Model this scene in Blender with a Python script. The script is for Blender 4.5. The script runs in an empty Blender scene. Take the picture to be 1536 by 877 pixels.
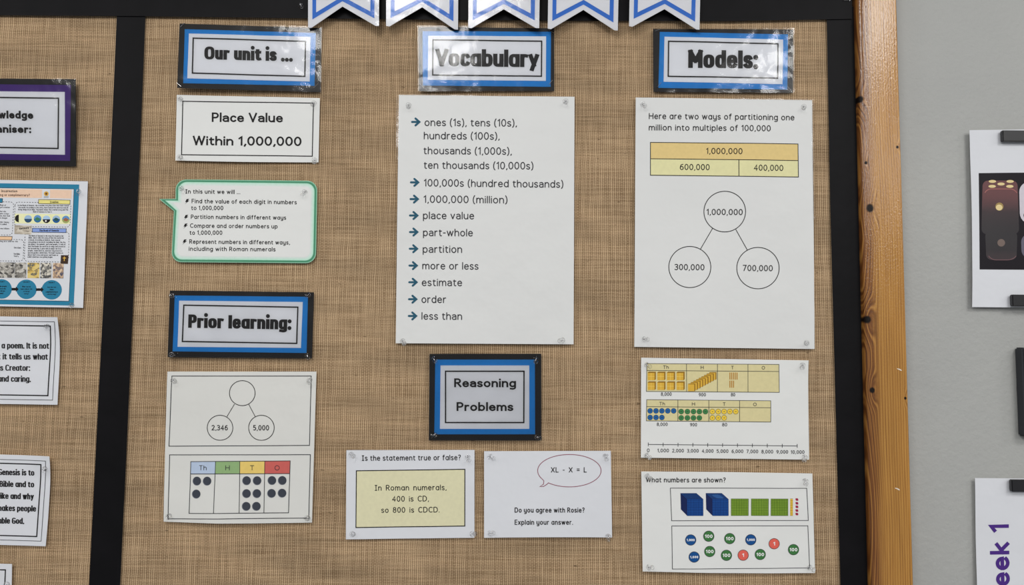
import bpy, bmesh, math, random
from mathutils import Vector, Matrix, noise

random.seed(7)
scene = bpy.context.scene
COL = scene.collection

# ------------------------------------------------------------------ camera
W, H = 1536, 877
F = 1097.0                      # focal length in pixels
DIST = 1.22                     # camera to board
CAM_Z = 1.50
TILT, ROLL = math.radians(4.0), math.radians(0.5)
cam_data = bpy.data.cameras.new('camera')
cam_data.sensor_width = 36.0
cam_data.lens = F / W * 36.0
cam_data.clip_start = 0.02
cam = bpy.data.objects.new('camera', cam_data)
COL.objects.link(cam)
RM = Matrix.Rotation(math.pi / 2 + TILT, 3, 'X') @ Matrix.Rotation(ROLL, 3, 'Z')
CAM = Vector((0, -DIST, CAM_Z))
cam.matrix_world = Matrix.Translation(CAM) @ RM.to_4x4()
scene.camera = cam

# ------------------------------------------------------------------ world, lamps, exposure
world = bpy.data.worlds.new('room_light')
scene.world = world
world.use_nodes = True
bg = world.node_tree.nodes['Background']
bg.inputs['Color'].default_value = (0.97, 0.985, 1.0, 1)
bg.inputs['Strength'].default_value = 0.22
PANEL_W = 14.4
for py_ in (-1.75, -3.55, -5.35):  # nearer rows follow the glare; the farthest row is added as fill
    for px_ in (-2.36, -0.48, 1.40, 3.28):
        ld = bpy.data.lights.new('ceiling_panel_light', 'AREA')
        ld.shape = 'SQUARE'
        ld.size = 0.6
        ld.energy = PANEL_W
        ld.color = (1.0, 0.985, 0.96)
        lo = bpy.data.objects.new('ceiling_panel_light', ld)
        lo.location = (px_, py_, 2.75)
        COL.objects.link(lo)
        # added fill lamp beside each panel, aimed at the board to lift its top
        sd = bpy.data.lights.new('added_board_fill_light', 'AREA')
        sd.shape = 'RECTANGLE'
        sd.size, sd.size_y = 0.6, 0.18
        sd.energy = PANEL_W * 0.18 / 0.6
        sd.color = ld.color
        so = bpy.data.objects.new('added_board_fill_light', sd)
        so.location = (px_, py_ + 0.3, 2.84)
        so.rotation_euler = (math.radians(90), 0, 0)
        COL.objects.link(so)
vs = scene.view_settings
vs.view_transform = 'Standard'
vs.look = 'None'
vs.gamma = 1.0
vs.use_curve_mapping = False
vs.exposure = 0.0


# ------------------------------------------------------------------ pixel -> wall point
def P(px, py, w=0.0):
    """Point where the pixel's ray meets the plane standing w metres out from the board face."""
    d = RM @ Vector(((px - W / 2) / F, -(py - H / 2) / F, -1.0))
    t = (-w - CAM.y) / d.y
    return CAM + d * t


MPP = (P(769, 438) - P(768, 438)).length      # metres per pixel at the board


# ------------------------------------------------------------------ materials
def lin(c):
    c /= 255.0
    return c / 12.92 if c <= 0.04045 else ((c + 0.055) / 1.055) ** 2.4


ILLUM = 0.80


def C(r, g, b):
    return tuple(min(lin(v) / ILLUM, 0.92) for v in (r, g, b)) + (1.0,)


class Nodes:
    def __init__(self, name):
        self.mat = bpy.data.materials.new(name)
        self.mat.use_nodes = True
        self.t = self.mat.node_tree
        self.p = self.t.nodes['Principled BSDF']
        self.out = self.t.nodes['Material Output']

    def new(self, kind, **kw):
        n = self.t.nodes.new(kind)
        for k, v in kw.items():
            setattr(n, k, v)
        return n

    def link(self, a, b):
        self.t.links.new(a, b)

    def put(self, sock, v):
        if hasattr(v, 'links'):
            self.link(v, sock)
        else:
            sock.default_value = v

    def math(self, op, a, b=0.0, c=0.0):
        n = self.new('ShaderNodeMath', operation=op)
        self.put(n.inputs[0], a)
        self.put(n.inputs[1], b)
        if op in ('MULTIPLY_ADD', 'SMOOTH_MIN', 'SMOOTH_MAX'):
            self.put(n.inputs[2], c)
        return n.outputs[0]

    def coord(self):
        n = self.new('ShaderNodeTexCoord')
        return n.outputs['Object']

    def mapping(self, vec, scale=(1, 1, 1), loc=(0, 0, 0)):
        n = self.new('ShaderNodeMapping')
        self.link(vec, n.inputs['Vector'])
        n.inputs['Scale'].default_value = scale
        n.inputs['Location'].default_value = loc
        return n.outputs[0]

    def noise(self, vec, scale=1.0, detail=2.0, rough=0.5):
        n = self.new('ShaderNodeTexNoise')
        self.link(vec, n.inputs['Vector'])
        n.inputs['Scale'].default_value = scale
        n.inputs['Detail'].default_value = detail
        n.inputs['Roughness'].default_value = rough
        return n.outputs['Fac']

    def ramp(self, fac, stops):
        n = self.new('ShaderNodeValToRGB')
        cr = n.color_ramp
        while len(cr.elements) < len(stops):
            cr.elements.new(0.5)
        for e, (pos, col) in zip(cr.elements, stops):
            e.position = pos
            e.color = col
        self.link(fac, n.inputs[0])
        return n.outputs[0]

    def mix(self, fac, a, b, blend='MIX'):
        n = self.new('ShaderNodeMix', data_type='RGBA', blend_type=blend)
        self.put(n.inputs[0], fac)
        self.put(n.inputs[6], a)
        self.put(n.inputs[7], b)
        return n.outputs[2]

    def smooth(self, v, a, b, lo=0.0, hi=1.0):
        n = self.new('ShaderNodeMapRange', interpolation_type='SMOOTHSTEP')
        self.put(n.inputs[0], v)
        for i, q in enumerate((a, b, lo, hi)):
            n.inputs[i + 1].default_value = q
        return n.outputs[0]

    def bump(self, height, strength, dist):
        n = self.new('ShaderNodeBump')
        n.inputs['Strength'].default_value = strength
        n.inputs['Distance'].default_value = dist
        self.link(height, n.inputs['Height'])
        self.link(n.outputs[0], self.p.inputs['Normal'])
        return n.outputs[0]


MATS = {}


def flat(name, rgb, rough=0.6, spec=0.15, grain=0.0):
    """Plain card, ink or paper: one colour with a faint fibre mottling."""
    if name in MATS:
        return MATS[name]
    m = Nodes(name)
    col = C(*rgb)
    co = m.coord()
    n = m.noise(co, 180.0, 3.0)
    k = 0.03 if not grain else grain
    lo = tuple(c * (1 - k) for c in col[:3]) + (1,)
    hi = tuple(min(c * (1 + k), 0.95) for c in col[:3]) + (1,)
    m.link(m.ramp(n, [(0.3, lo), (0.7, hi)]), m.p.inputs['Base Color'])
    m.p.inputs['Roughness'].default_value = rough
    m.p.inputs['Specular IOR Level'].default_value = spec
    MATS[name] = m.mat
    return m.mat


def paper_mat(name, rgb, rough=0.65, coat=0.0):
    m = Nodes(name)
    col = C(*rgb)
    co = m.coord()
    n = m.noise(co, 5.0, 3.0)
    lo = tuple(c * 0.97 for c in col[:3]) + (1,)
    m.link(m.ramp(n, [(0.3, lo), (0.7, col)]), m.p.inputs['Base Color'])
    m.p.inputs['Roughness'].default_value = rough
    m.p.inputs['Specular IOR Level'].default_value = 0.25
    m.p.inputs['Coat Weight'].default_value = coat
    m.p.inputs['Coat Roughness'].default_value = 0.4
    h = m.math('ADD', m.math('MULTIPLY', m.noise(co, 16.0, 3.0, 0.6), 1.0), m.math('MULTIPLY', m.noise(co, 700.0, 1.0), 0.015))
    m.bump(h, 0.5, 0.004)
    MATS[name] = m.mat
    return m.mat


def laminate_mat():
    m = Nodes('clear_laminate')
    co = m.coord()
    h = m.math('ADD', m.math('MULTIPLY', m.noise(co, 28.0, 2.2, 0.5), 1.0), m.math('MULTIPLY', m.noise(co, 330.0, 1.0), 0.022))
    b = m.new('ShaderNodeBump')
    b.inputs['Strength'].default_value = 0.35
    b.inputs['Distance'].default_value = 0.0036
    m.link(h, b.inputs['Height'])
    g = m.new('ShaderNodeBsdfGlossy')
    g.inputs['Roughness'].default_value = 0.12
    g.inputs['Color'].default_value = (1, 1, 1, 1)
    m.link(b.outputs[0], g.inputs['Normal'])
    t = m.new('ShaderNodeBsdfTransparent')
    fr = m.new('ShaderNodeFresnel')
    fr.inputs['IOR'].default_value = 1.47
    mx = m.new('ShaderNodeMixShader')
    m.link(fr.outputs[0], mx.inputs[0])
    m.link(t.outputs[0], mx.inputs[1])
    m.link(g.outputs[0], mx.inputs[2])
    m.link(mx.outputs[0], m.out.inputs['Surface'])
    return m.mat


def hessian_mat():
    m = Nodes('hessian_weave')
    co = m.coord()
    wob = m.new('ShaderNodeTexNoise')
    m.link(co, wob.inputs['Vector'])
    wob.inputs['Scale'].default_value = 34.0
    wob.inputs['Detail'].default_value = 3.0
    sc = m.new('ShaderNodeVectorMath', operation='MULTIPLY_ADD')
    m.link(wob.outputs['Color'], sc.inputs[0])
    sc.inputs[1].default_value = (0.0034, 0.0, 0.0026)
    m.link(co, sc.inputs[2])
    sep = m.new('ShaderNodeSeparateXYZ')
    m.link(sc.outputs[0], sep.inputs[0])
    px_, pz_ = 0.00333, 0.00228
    u = m.math('MULTIPLY', sep.outputs['X'], math.pi / px_)
    v = m.math('MULTIPLY', sep.outputs['Z'], math.pi / pz_)
    su, sv = m.math('SINE', u), m.math('SINE', v)
    a, b = m.math('ABSOLUTE', su), m.math('ABSOLUTE', sv)
    over = m.math('MULTIPLY', su, sv)                     # +1 warp on top, -1 weft on top
    fo = m.smooth(over, -0.5, 0.5)
    # each yarn has its own thickness and tone
    weft = m.noise(m.mapping(sc.outputs[0], (9.0, 9.0, 430.0)), 1.0, 2.0, 0.6)
    warp = m.noise(m.mapping(sc.outputs[0], (300.0, 9.0, 10.0)), 1.0, 2.0, 0.6)
    hw = m.math('MULTIPLY', a, m.math('MULTIPLY_ADD', warp, 0.9, 0.35))
    hf = m.math('MULTIPLY', b, m.math('MULTIPLY_ADD', weft, 0.9, 0.45))
    mixh = m.math('ADD', m.math('MULTIPLY', hw, fo), m.math('MULTIPLY', hf, m.math('SUBTRACT', 1.0, fo)))
    height = m.math('ADD', m.math('MULTIPLY', mixh, 0.7), m.math('MULTIPLY', m.math('MAXIMUM', hw, hf), 0.45))
    base = m.ramp(height, [(0.12, C(52, 37, 20)), (0.40, C(116, 93, 68)), (0.72, C(162, 136, 106)), (0.95, C(200, 174, 142))])
    tone = m.math('ADD', m.math('MULTIPLY', weft, 0.6), m.math('MULTIPLY', warp, 0.4))
    tint = m.ramp(tone, [(0.30, (0.80, 0.79, 0.77, 1)), (0.50, (1, 1, 1, 1)), (0.70, (1.12, 1.12, 1.11, 1))])
    c1 = m.mix(1.0, base, tint, 'MULTIPLY')
    blot = m.noise(m.mapping(co, (5.0, 5.0, 22.0)), 1.0, 4.0, 0.62)
    c2 = m.mix(1.0, c1, m.ramp(blot, [(0.30, (0.70, 0.70, 0.69, 1)), (0.6, (1.0, 0.99, 0.97, 1))]), 'MULTIPLY')
    slub = m.noise(m.mapping(co, (60.0, 60.0, 160.0)), 1.0, 2.0, 0.5)
    c3 = m.mix(m.smooth(slub, 0.70, 0.78, 0.0, 0.6), c2, C(66, 50, 34))
    m.link(c3, m.p.inputs['Base Color'])
    m.p.inputs['Roughness'].default_value = 0.9
    m.p.inputs['Specular IOR Level'].default_value = 0.1
    m.bump(height, 0.55, 0.0011)
    return m.mat


KNOTS = []


def wood_mat(name, vertical=True, knots=()):
    m = Nodes(name)
    co = m.coord()
    sep = m.new('ShaderNodeSeparateXYZ')
    m.link(co, sep.inputs[0])
    ax, lz = (sep.outputs['X'], sep.outputs['Z']) if vertical else (sep.outputs['Z'], sep.outputs['X'])
    warp = m.noise(m.mapping(co, (6, 6, 1.6) if vertical else (1.6, 6, 6)), 1.0, 2.0)
    x = m.math('ADD', ax, m.math('MULTIPLY', m.math('SUBTRACT', warp, 0.5), 0.022))
    dark = None
    for (kx, kz, r) in knots:
        dx = m.math('SUBTRACT', ax, kx)
        dz = m.math('MULTIPLY', m.math('SUBTRACT', lz, kz), 0.85)
        d = m.math('SQRT', m.math('ADD', m.math('MULTIPLY', dx, dx), m.math('MULTIPLY', dz, dz)))
        dzs = m.math('MULTIPLY', m.math('SUBTRACT', lz, kz), 0.30)
        d2 = m.math('SQRT', m.math('ADD', m.math('MULTIPLY', dx, dx), m.math('MULTIPLY', dzs, dzs)))
        pull = m.math('MULTIPLY', m.smooth(d2, 0.0, r * 3.5, 1.0, 0.0), r * 2.2)
        x = m.math('ADD', x, pull)
        k = m.smooth(d, r * 0.75, r * 1.4, 1.0, 0.0)
        dark = k if dark is None else m.math('MAXIMUM', dark, k)
    # cathedral grain along the inner (low x) edge, straight fine grain elsewhere
    edge = m.smooth(ax, -0.026, -0.006, 1.0, 0.0)
    para = m.math('MULTIPLY', m.math('SINE', m.math('MULTIPLY', lz, 11.0)), 0.006)
    xg = m.math('ADD', x, m.math('MULTIPLY', para, edge))
    rings = m.math('SINE', m.math('MULTIPLY', xg, 1500.0))
    rings2 = m.math('SINE', m.math('MULTIPLY', xg, 2700.0))
    g = m.math('ADD', m.math('MULTIPLY', rings, 0.28), m.math('MULTIPLY', rings2, 0.22))
    fine = m.noise(m.mapping(co, (900, 900, 14) if vertical else (14, 900, 900)), 1.0, 3.0)
    g = m.math('ADD', m.math('MULTIPLY_ADD', g, 0.5, 0.5), m.math('MULTIPLY', m.math('SUBTRACT', fine, 0.5), 0.7))
    light = m.ramp(g, [(0.05, C(104, 62, 22)), (0.45, C(166, 117, 52)), (0.9, C(196, 148, 76))])
    deep = m.ramp(g, [(0.05, C(40, 17, 6)), (0.45, C(112, 66, 25)), (0.9, C(180, 128, 62))])
    c = m.mix(edge, light, deep)
    stain = m.noise(m.mapping(co, (14, 14, 2.2) if vertical else (2.2, 14, 14)), 1.0, 3.0)
    c = m.mix(1.0, c, m.ramp(stain, [(0.3, (0.82, 0.80, 0.76, 1)), (0.65, (1.05, 1.04, 1.02, 1))]), 'MULTIPLY')
    if dark is not None:
        c = m.mix(dark, c, C(16, 8, 6))
        m.link(m.math('MULTIPLY_ADD', dark, -0.85, 0.9), m.p.inputs['Coat Weight'])
    m.link(c, m.p.inputs['Base Color'])
    m.p.inputs['Roughness'].default_value = 0.5
    m.p.inputs['Specular IOR Level'].default_value = 0.2
    if dark is None:
        m.p.inputs['Coat Weight'].default_value = 0.9
    m.p.inputs['Coat Roughness'].default_value = 0.17
    m.p.inputs['Coat IOR'].default_value = 1.55
    nb = m.bump(m.math('ADD', m.math('MULTIPLY', g, 0.4), m.noise(m.mapping(co, (420, 420, 260)), 1.0, 2.0)), 0.42, 0.0008)
    m.link(nb, m.p.inputs['Coat Normal'])
    return m.mat


def wall_mat():
    m = Nodes('grey_painted_plaster')
    co = m.coord()
    n = m.noise(co, 3.0, 3.0)
    c = m.ramp(n, [(0.3, C(156, 157, 155)), (0.7, C(164, 165, 162))])
    scuff = m.noise(m.mapping(co, (16, 16, 22), (3.1, 0, 0.4)), 1.0, 2.0)
    c = m.mix(m.smooth(scuff, 0.72, 0.80, 0.0, 0.35), c, C(110, 112, 116))
    m.link(c, m.p.inputs['Base Color'])
    m.p.inputs['Roughness'].default_value = 0.55
    m.p.inputs['Specular IOR Level'].default_value = 0.3
    h = m.math('ADD', m.math('MULTIPLY', m.noise(co, 120.0, 4.0, 0.6), 1.0), m.math('MULTIPLY', m.noise(co, 22.0, 2.0), 0.9))
    m.bump(h, 0.5, 0.0022)
    return m.mat


def black_paper_mat():
    m = Nodes('black_border_paper')
    co = m.coord()
    n = m.noise(co, 14.0, 4.0)
    m.link(m.ramp(n, [(0.3, C(9, 9, 11)), (0.7, C(15, 14, 17))]), m.p.inputs['Base Color'])
    m.p.inputs['Roughness'].default_value = 0.55
    m.p.inputs['Specular IOR Level'].default_value = 0.13
    m.bump(m.noise(co, 25.0, 3.0), 0.35, 0.003)
    return m.mat


def clear_plastic_mat():
    m = Nodes('clear_plastic')
    g = m.new('ShaderNodeBsdfGlass')
    g.inputs['IOR'].default_value = 1.46
    g.inputs['Roughness'].default_value = 0.02
    t = m.new('ShaderNodeBsdfTransparent')
    t.inputs['Color'].default_value = (0.98, 0.98, 0.98, 1)
    mx = m.new('ShaderNodeMixShader')
    mx.inputs[0].default_value = 0.35
    m.link(t.outputs[0], mx.inputs[1])
    m.link(g.outputs[0], mx.inputs[2])
    m.link(mx.outputs[0], m.out.inputs['Surface'])
    return m.mat


def metal_mat():
    m = Nodes('steel')
    m.link(m.ramp(m.noise(m.coord(), 300.0), [(0.3, (0.6, 0.6, 0.62, 1)), (0.7, (0.75, 0.75, 0.76, 1))]), m.p.inputs['Base Color'])
    m.p.inputs['Metallic'].default_value = 1.0
    m.p.inputs['Roughness'].default_value = 0.25
    return m.mat


def photo_mat(name, stops, scale=(60, 60, 60)):
    """A small printed photograph seen too small to read: blotches of its colours."""
    m = Nodes(name)
    co = m.coord()
    v = m.new('ShaderNodeTexVoronoi')
    m.link(m.mapping(co, scale), v.inputs['Vector'])
    v.inputs['Scale'].default_value = 4.0
    s = m.new('ShaderNodeSeparateColor')
    m.link(v.outputs['Color'], s.inputs[0])
    n = m.math('MULTIPLY_ADD', m.noise(co, 900.0, 2.0), 0.5, m.math('MULTIPLY', s.outputs[0], 0.6))
    m.link(m.ramp(n, [(p, C(*c)) for p, c in stops]), m.p.inputs['Base Color'])
    m.p.inputs['Roughness'].default_value = 0.5
    return m.mat


PAPER = paper_mat('white_paper', (214, 215, 213))
PAPER_COOL = paper_mat('cool_white_paper', (207, 209, 214))
POSTER = paper_mat('matt_laminated_paper', (208, 209, 208), 0.5, 0.12)
PENNANT = paper_mat('pennant_card', (209, 210, 214), 0.5)
LAMINATE = laminate_mat()
BLACK_CARD = flat('black_card', (17, 16, 18), 0.5, 0.2)
BLUE_CARD = flat('blue_card', (24, 120, 190), 0.55)
PURPLE_CARD = flat('purple_card', (66, 38, 112), 0.55)
BLUE_INK = flat('pennant_blue', (52, 112, 192), 0.5)
INK = flat('black_ink', (26, 25, 26), 0.5)
INK_GREY = flat('soft_black_ink', (52, 52, 56), 0.6)
BOLD_INK = flat('heading_ink', (30, 29, 30), 0.5)
LINE_INK = flat('line_ink', (48, 50, 54), 0.6)
PLASTIC = clear_plastic_mat()
STEEL = metal_mat()
BLACK_PAPER = black_paper_mat()
BLACK_PLASTIC = flat('black_plastic', (27, 27, 30), 0.4, 0.5)


# ------------------------------------------------------------------ object helpers
def link(o, parent=None):
    COL.objects.link(o)
    if parent is not None:
        o.parent = parent
    return o


def tag(o, label, cat, group=None):
    o['label'] = label
    o['category'] = cat
    if group:
        o['group'] = group
    return o


def empty(name, loc):
    o = bpy.data.objects.new(name, None)
    o.empty_display_size = 0.02
    o.location = loc
    return link(o)


def mesh_obj(name, verts, faces, mat, parent=None, smooth=False):
    me = bpy.data.meshes.new(name)
    me.from_pydata(verts, [], faces)
    me.validate()
    me.materials.append(mat)
    if smooth:
        me.polygons.foreach_set('use_smooth', [True] * len(me.polygons))
    return link(bpy.data.objects.new(name, me), parent)


def box_bm(bm, x0, x1, y0, y1, z0, z1):
    vs_ = [bm.verts.new(c) for c in ((x0, y0, z0), (x1, y0, z0), (x1, y1, z0), (x0, y1, z0), (x0, y0, z1), (x1, y0, z1), (x1, y1, z1), (x0, y1, z1))]
    for f in ((3, 2, 1, 0), (4, 5, 6, 7), (0, 1, 5, 4), (1, 2, 6, 5), (2, 3, 7, 6), (3, 0, 4, 7)):
        bm.faces.new([vs_[i] for i in f])


def bm_obj(name, bm, mat, parent=None, smooth=False):
    me = bpy.data.meshes.new(name)
    bm.normal_update()
    bm.to_mesh(me)
    bm.free()
    me.materials.append(mat)
    if smooth:
        me.polygons.foreach_set('use_smooth', [True] * len(me.polygons))
    return link(bpy.data.objects.new(name, me), parent)


# ------------------------------------------------------------------ stroke lettering
# a glyph: (width, kind, strokes); a stroke is a list of (x,y) or (cornerx,cornery,x,y) quarter arcs
# y: -1 descender, 0 baseline, 1 x-height, 2 cap height
def ell(x0, y0, x1, y1):
    cx, cy = (x0 + x1) / 2, (y0 + y1) / 2
    return [(x1, cy), (x1, y1, cx, y1), (x0, y1, x0, cy), (x0, y0, cx, y0), (x1, y0, x1, cy)]


G = {}


def glyph(ch, w, *strokes):
    G[ch] = (w, strokes)


glyph('a', .46, ell(0, 0, .46, 1), [(.46, 1), (.46, 0)])
glyph('@', .42, [(.02, .86), (.08, 1, .22, 1), (.42, 1, .42, .66), (.42, 0)], [(.42, .58), (.2, .58), (0, .58, 0, .29), (0, 0, .18, 0), (.38, 0, .42, .22)])
glyph('b', .46, ell(0, 0, .46, 1), [(0, 2), (0, 0)])
glyph('c', .38, [(.38, .84), (.34, 1, .22, 1), (0, 1, 0, .5), (0, 0, .22, 0), (.34, 0, .38, .16)])
glyph('d', .46, ell(0, 0, .46, 1), [(.46, 2), (.46, 0)])
glyph('e', .44, [(0, .53), (.44, .53), (.44, 1, .22, 1), (0, 1, 0, .5), (0, 0, .24, 0), (.36, 0, .42, .16)])
glyph('f', .28, [(.3, 1.96), (.1, 2, .1, 1.6), (.1, 0)], [(0, 1), (.26, 1)])
glyph('g', .46, ell(0, 0, .46, 1), [(.46, 1), (.46, -.4), (.46, -1, .22, -1), (.05, -.9)])
glyph('h', .43, [(0, 2), (0, 0)], [(0, .5), (0, 1, .22, 1), (.43, 1, .43, .6), (.43, 0)])
glyph('i', .0, [(0, 1), (0, 0)], [(0, 1.72), (0, 1.74)])
glyph('j', .08, [(.08, 1), (.08, -.5), (.08, -1, -.08, -1)], [(.08, 1.72), (.08, 1.74)])
glyph('k', .38, [(0, 2), (0, 0)], [(.36, 1), (.02, .45)], [(.12, .58), (.38, 0)])
glyph('l', .0, [(0, 2), (0, 0)])
glyph('m', .74, [(0, 1), (0, 0)], [(0, .5), (0, 1, .19, 1), (.37, 1, .37, .62), (.37, 0)], [(.37, .5), (.37, 1, .56, 1), (.74, 1, .74, .62), (.74, 0)])
glyph('n', .43, [(0, 1), (0, 0)], [(0, .5), (0, 1, .22, 1), (.43, 1, .43, .6), (.43, 0)])
glyph('o', .47, ell(0, 0, .47, 1))
glyph('p', .46, ell(0, 0, .46, 1), [(0, 1), (0, -1)])
glyph('q', .46, ell(0, 0, .46, 1), [(.46, 1), (.46, -1)])
glyph('r', .26, [(0, 1), (0, 0)], [(0, .5), (0, 1, .2, 1), (.26, .98)])
glyph('s', .34, [(.32, .86), (.28, 1, .17, 1), (0, 1, 0, .75), (0, .56, .17, .5), (.35, .43, .35, .24), (.35, 0, .17, 0), (.05, 0, 0, .14)])
glyph('t', .27, [(.09, 1.5), (.09, .34), (.09, 0, .22, 0), (.28, .03)], [(0, 1), (.27, 1)])
glyph('u', .43, [(0, 1), (0, .4), (0, 0, .21, 0), (.43, 0, .43, .45)], [(.43, 1), (.43, 0)])
glyph('v', .42, [(0, 1), (.21, 0)], [(.21, 0), (.42, 1)])
glyph('w', .68, [(0, 1), (.17, 0)], [(.17, 0), (.34, 1)], [(.34, 1), (.51, 0)], [(.51, 0), (.68, 1)])
glyph('x', .4, [(0, 1), (.4, 0)], [(0, 0), (.4, 1)])
glyph('y', .42, [(0, 1), (.22, .05)], [(.42, 1), (.1, -1)])
glyph('~', .43, [(0, 1), (0, .4), (0, 0, .21, 0), (.43, 0, .43, .45)], [(.43, 1), (.43, -.4), (.43, -1, .2, -1), (.04, -.9)])
glyph('z', .38, [(0, 1), (.37, 1), (0, 0), (.38, 0)])
glyph('A', .62, [(0, 0), (.31, 2)], [(.31, 2), (.62, 0)], [(.12, .7), (.5, .7)])
glyph('B', .5, [(0, 2), (0, 0)], [(0, 2), (.26, 2), (.46, 2, .46, 1.54), (.46, 1.07, .24, 1.07), (0, 1.07)], [(.24, 1.07), (.5, 1.07, .5, .54), (.5, 0, .26, 0), (0, 0)])
glyph('C', .56, [(.56, 1.8), (.48, 2, .33, 2), (0, 2, 0, 1), (0, 0, .33, 0), (.48, 0, .56, .2)])
glyph('D', .6, [(0, 2), (0, 0)], [(0, 2), (.24, 2), (.6, 2, .6, 1), (.6, 0, .24, 0), (0, 0)])
glyph('E', .42, [(.42, 2), (0, 2), (0, 0), (.42, 0)], [(0, 1.05), (.38, 1.05)])
glyph('F', .42, [(.42, 2), (0, 2), (0, 0)], [(0, 1.05), (.37, 1.05)])
glyph('G', .6, [(.58, 1.8), (.48, 2, .34, 2), (0, 2, 0, 1), (0, 0, .34, 0), (.5, 0, .6, .18), (.6, .92), (.36, .92)])
glyph('H', .56, [(0, 2), (0, 0)], [(.56, 2), (.56, 0)], [(0, 1.05), (.56, 1.05)])
glyph('I', .0, [(0, 2), (0, 0)])
glyph('|', .3, [(.15, 2), (.15, 0)], [(0, 2), (.3, 2)], [(0, 0), (.3, 0)])
glyph('K', .5, [(0, 2), (0, 0)], [(.46, 2), (.03, 1)], [(.14, 1.2), (.5, 0)])
glyph('L', .4, [(0, 2), (0, 0), (.4, 0)])
glyph('M', .7, [(0, 0), (0, 2)], [(0, 2), (.35, .7)], [(.35, .7), (.7, 2)], [(.7, 2), (.7, 0)])
glyph('N', .56, [(0, 0), (0, 2)], [(0, 2), (.56, 0)], [(.56, 0), (.56, 2)])
glyph('O', .66, ell(0, 0, .66, 2))
glyph('P', .46, [(0, 2), (0, 0)], [(0, 2), (.24, 2), (.46, 2, .46, 1.45), (.46, .9, .24, .9), (0, .9)])
glyph('R', .5, [(0, 2), (0, 0)], [(0, 2), (.24, 2), (.46, 2, .46, 1.48), (.46, .96, .24, .96), (0, .96)], [(.22, .96), (.5, 0)])
glyph('T', .52, [(0, 2), (.52, 2)], [(.26, 2), (.26, 0)])
glyph('V', .58, [(0, 2), (.29, 0)], [(.29, 0), (.58, 2)])
glyph('W', .86, [(0, 2), (.21, 0)], [(.21, 0), (.43, 2)], [(.43, 2), (.65, 0)], [(.65, 0), (.86, 2)])
glyph('X', .54, [(0, 2), (.54, 0)], [(0, 0), (.54, 2)])
glyph('Y', .54, [(0, 2), (.27, .95)], [(.54, 2), (.27, .95)], [(.27, .95), (.27, 0)])
glyph('0', .47, ell(0, 0, .47, 2))
glyph('1', .2, [(0, 1.6), (.18, 2), (.18, 0)])
glyph('2', .44, [(0, 1.72), (.06, 2, .22, 2), (.42, 2, .42, 1.5), (.42, 1.15, 0, 0), (.45, 0)])
glyph('3', .42, [(0, 1.82), (.06, 2, .2, 2), (.4, 2, .4, 1.55), (.4, 1.08, .14, 1.08)], [(.14, 1.08), (.42, 1.08, .42, .54), (.42, 0, .2, 0), (.06, 0, 0, .16)])
glyph('4', .5, [(.36, 0), (.36, 2), (0, .6), (.5, .6)])
glyph('5', .42, [(.38, 2), (.04, 2), (.02, 1.14), (.1, 1.24, .2, 1.24), (.42, 1.24, .42, .62), (.42, 0, .18, 0), (.06, 0, 0, .12)])
glyph('6', .45, ell(0, 0, .45, 1.2), [(.4, 1.95), (.24, 2, .12, 1.7), (0, 1.4, 0, .6)])
glyph('7', .44, [(0, 2), (.44, 2), (.12, 0)])
glyph('8', .45, ell(0, 0, .45, 1.08), ell(.03, 1.08, .42, 2))
glyph('9', .45, ell(0, .8, .45, 2), [(.45, 1.4), (.45, .2, .12, 0)])
glyph('.', .0, [(0, .0), (0, .03)])
glyph(',', .05, [(.06, .06), (0, -.42)])
glyph(':', .0, [(0, .0), (0, .03)], [(0, .92), (0, .95)])
glyph('(', .16, [(.16, 2.15), (0, 1.7, 0, .85), (0, .0, .16, -.5)])
glyph(')', .16, [(0, 2.15), (.16, 1.7, .16, .85), (.16, .0, 0, -.5)])
glyph('-', .22, [(0, .62), (.22, .62)])
glyph('=', .4, [(0, .5), (.4, .5)], [(0, .98), (.4, .98)])
glyph('?', .36, [(0, 1.78), (.04, 2, .18, 2), (.36, 2, .36, 1.6), (.36, 1.2, .17, 1.05), (.17, .62)], [(.17, 0), (.17, .03)])
glyph("'", .0, [(0, 2), (0, 1.55)])


def stroke_pts(st, segs, sq):
    out = []
    for s in st:
        if len(s) == 2:
            out.append(s)
        else:
            cx, cy, x1, y1 = s
            x0, y0 = out[-1]
            for i in range(1, segs + 1):
                th = i / segs * math.pi / 2
                a, b = math.sin(th) ** sq, math.cos(th) ** sq
                out.append((cx + (x0 - cx) * (1 - a) + (x1 - cx) * (1 - b), cy + (y0 - cy) * (1 - a) + (y1 - cy) * (1 - b)))
    return out


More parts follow.
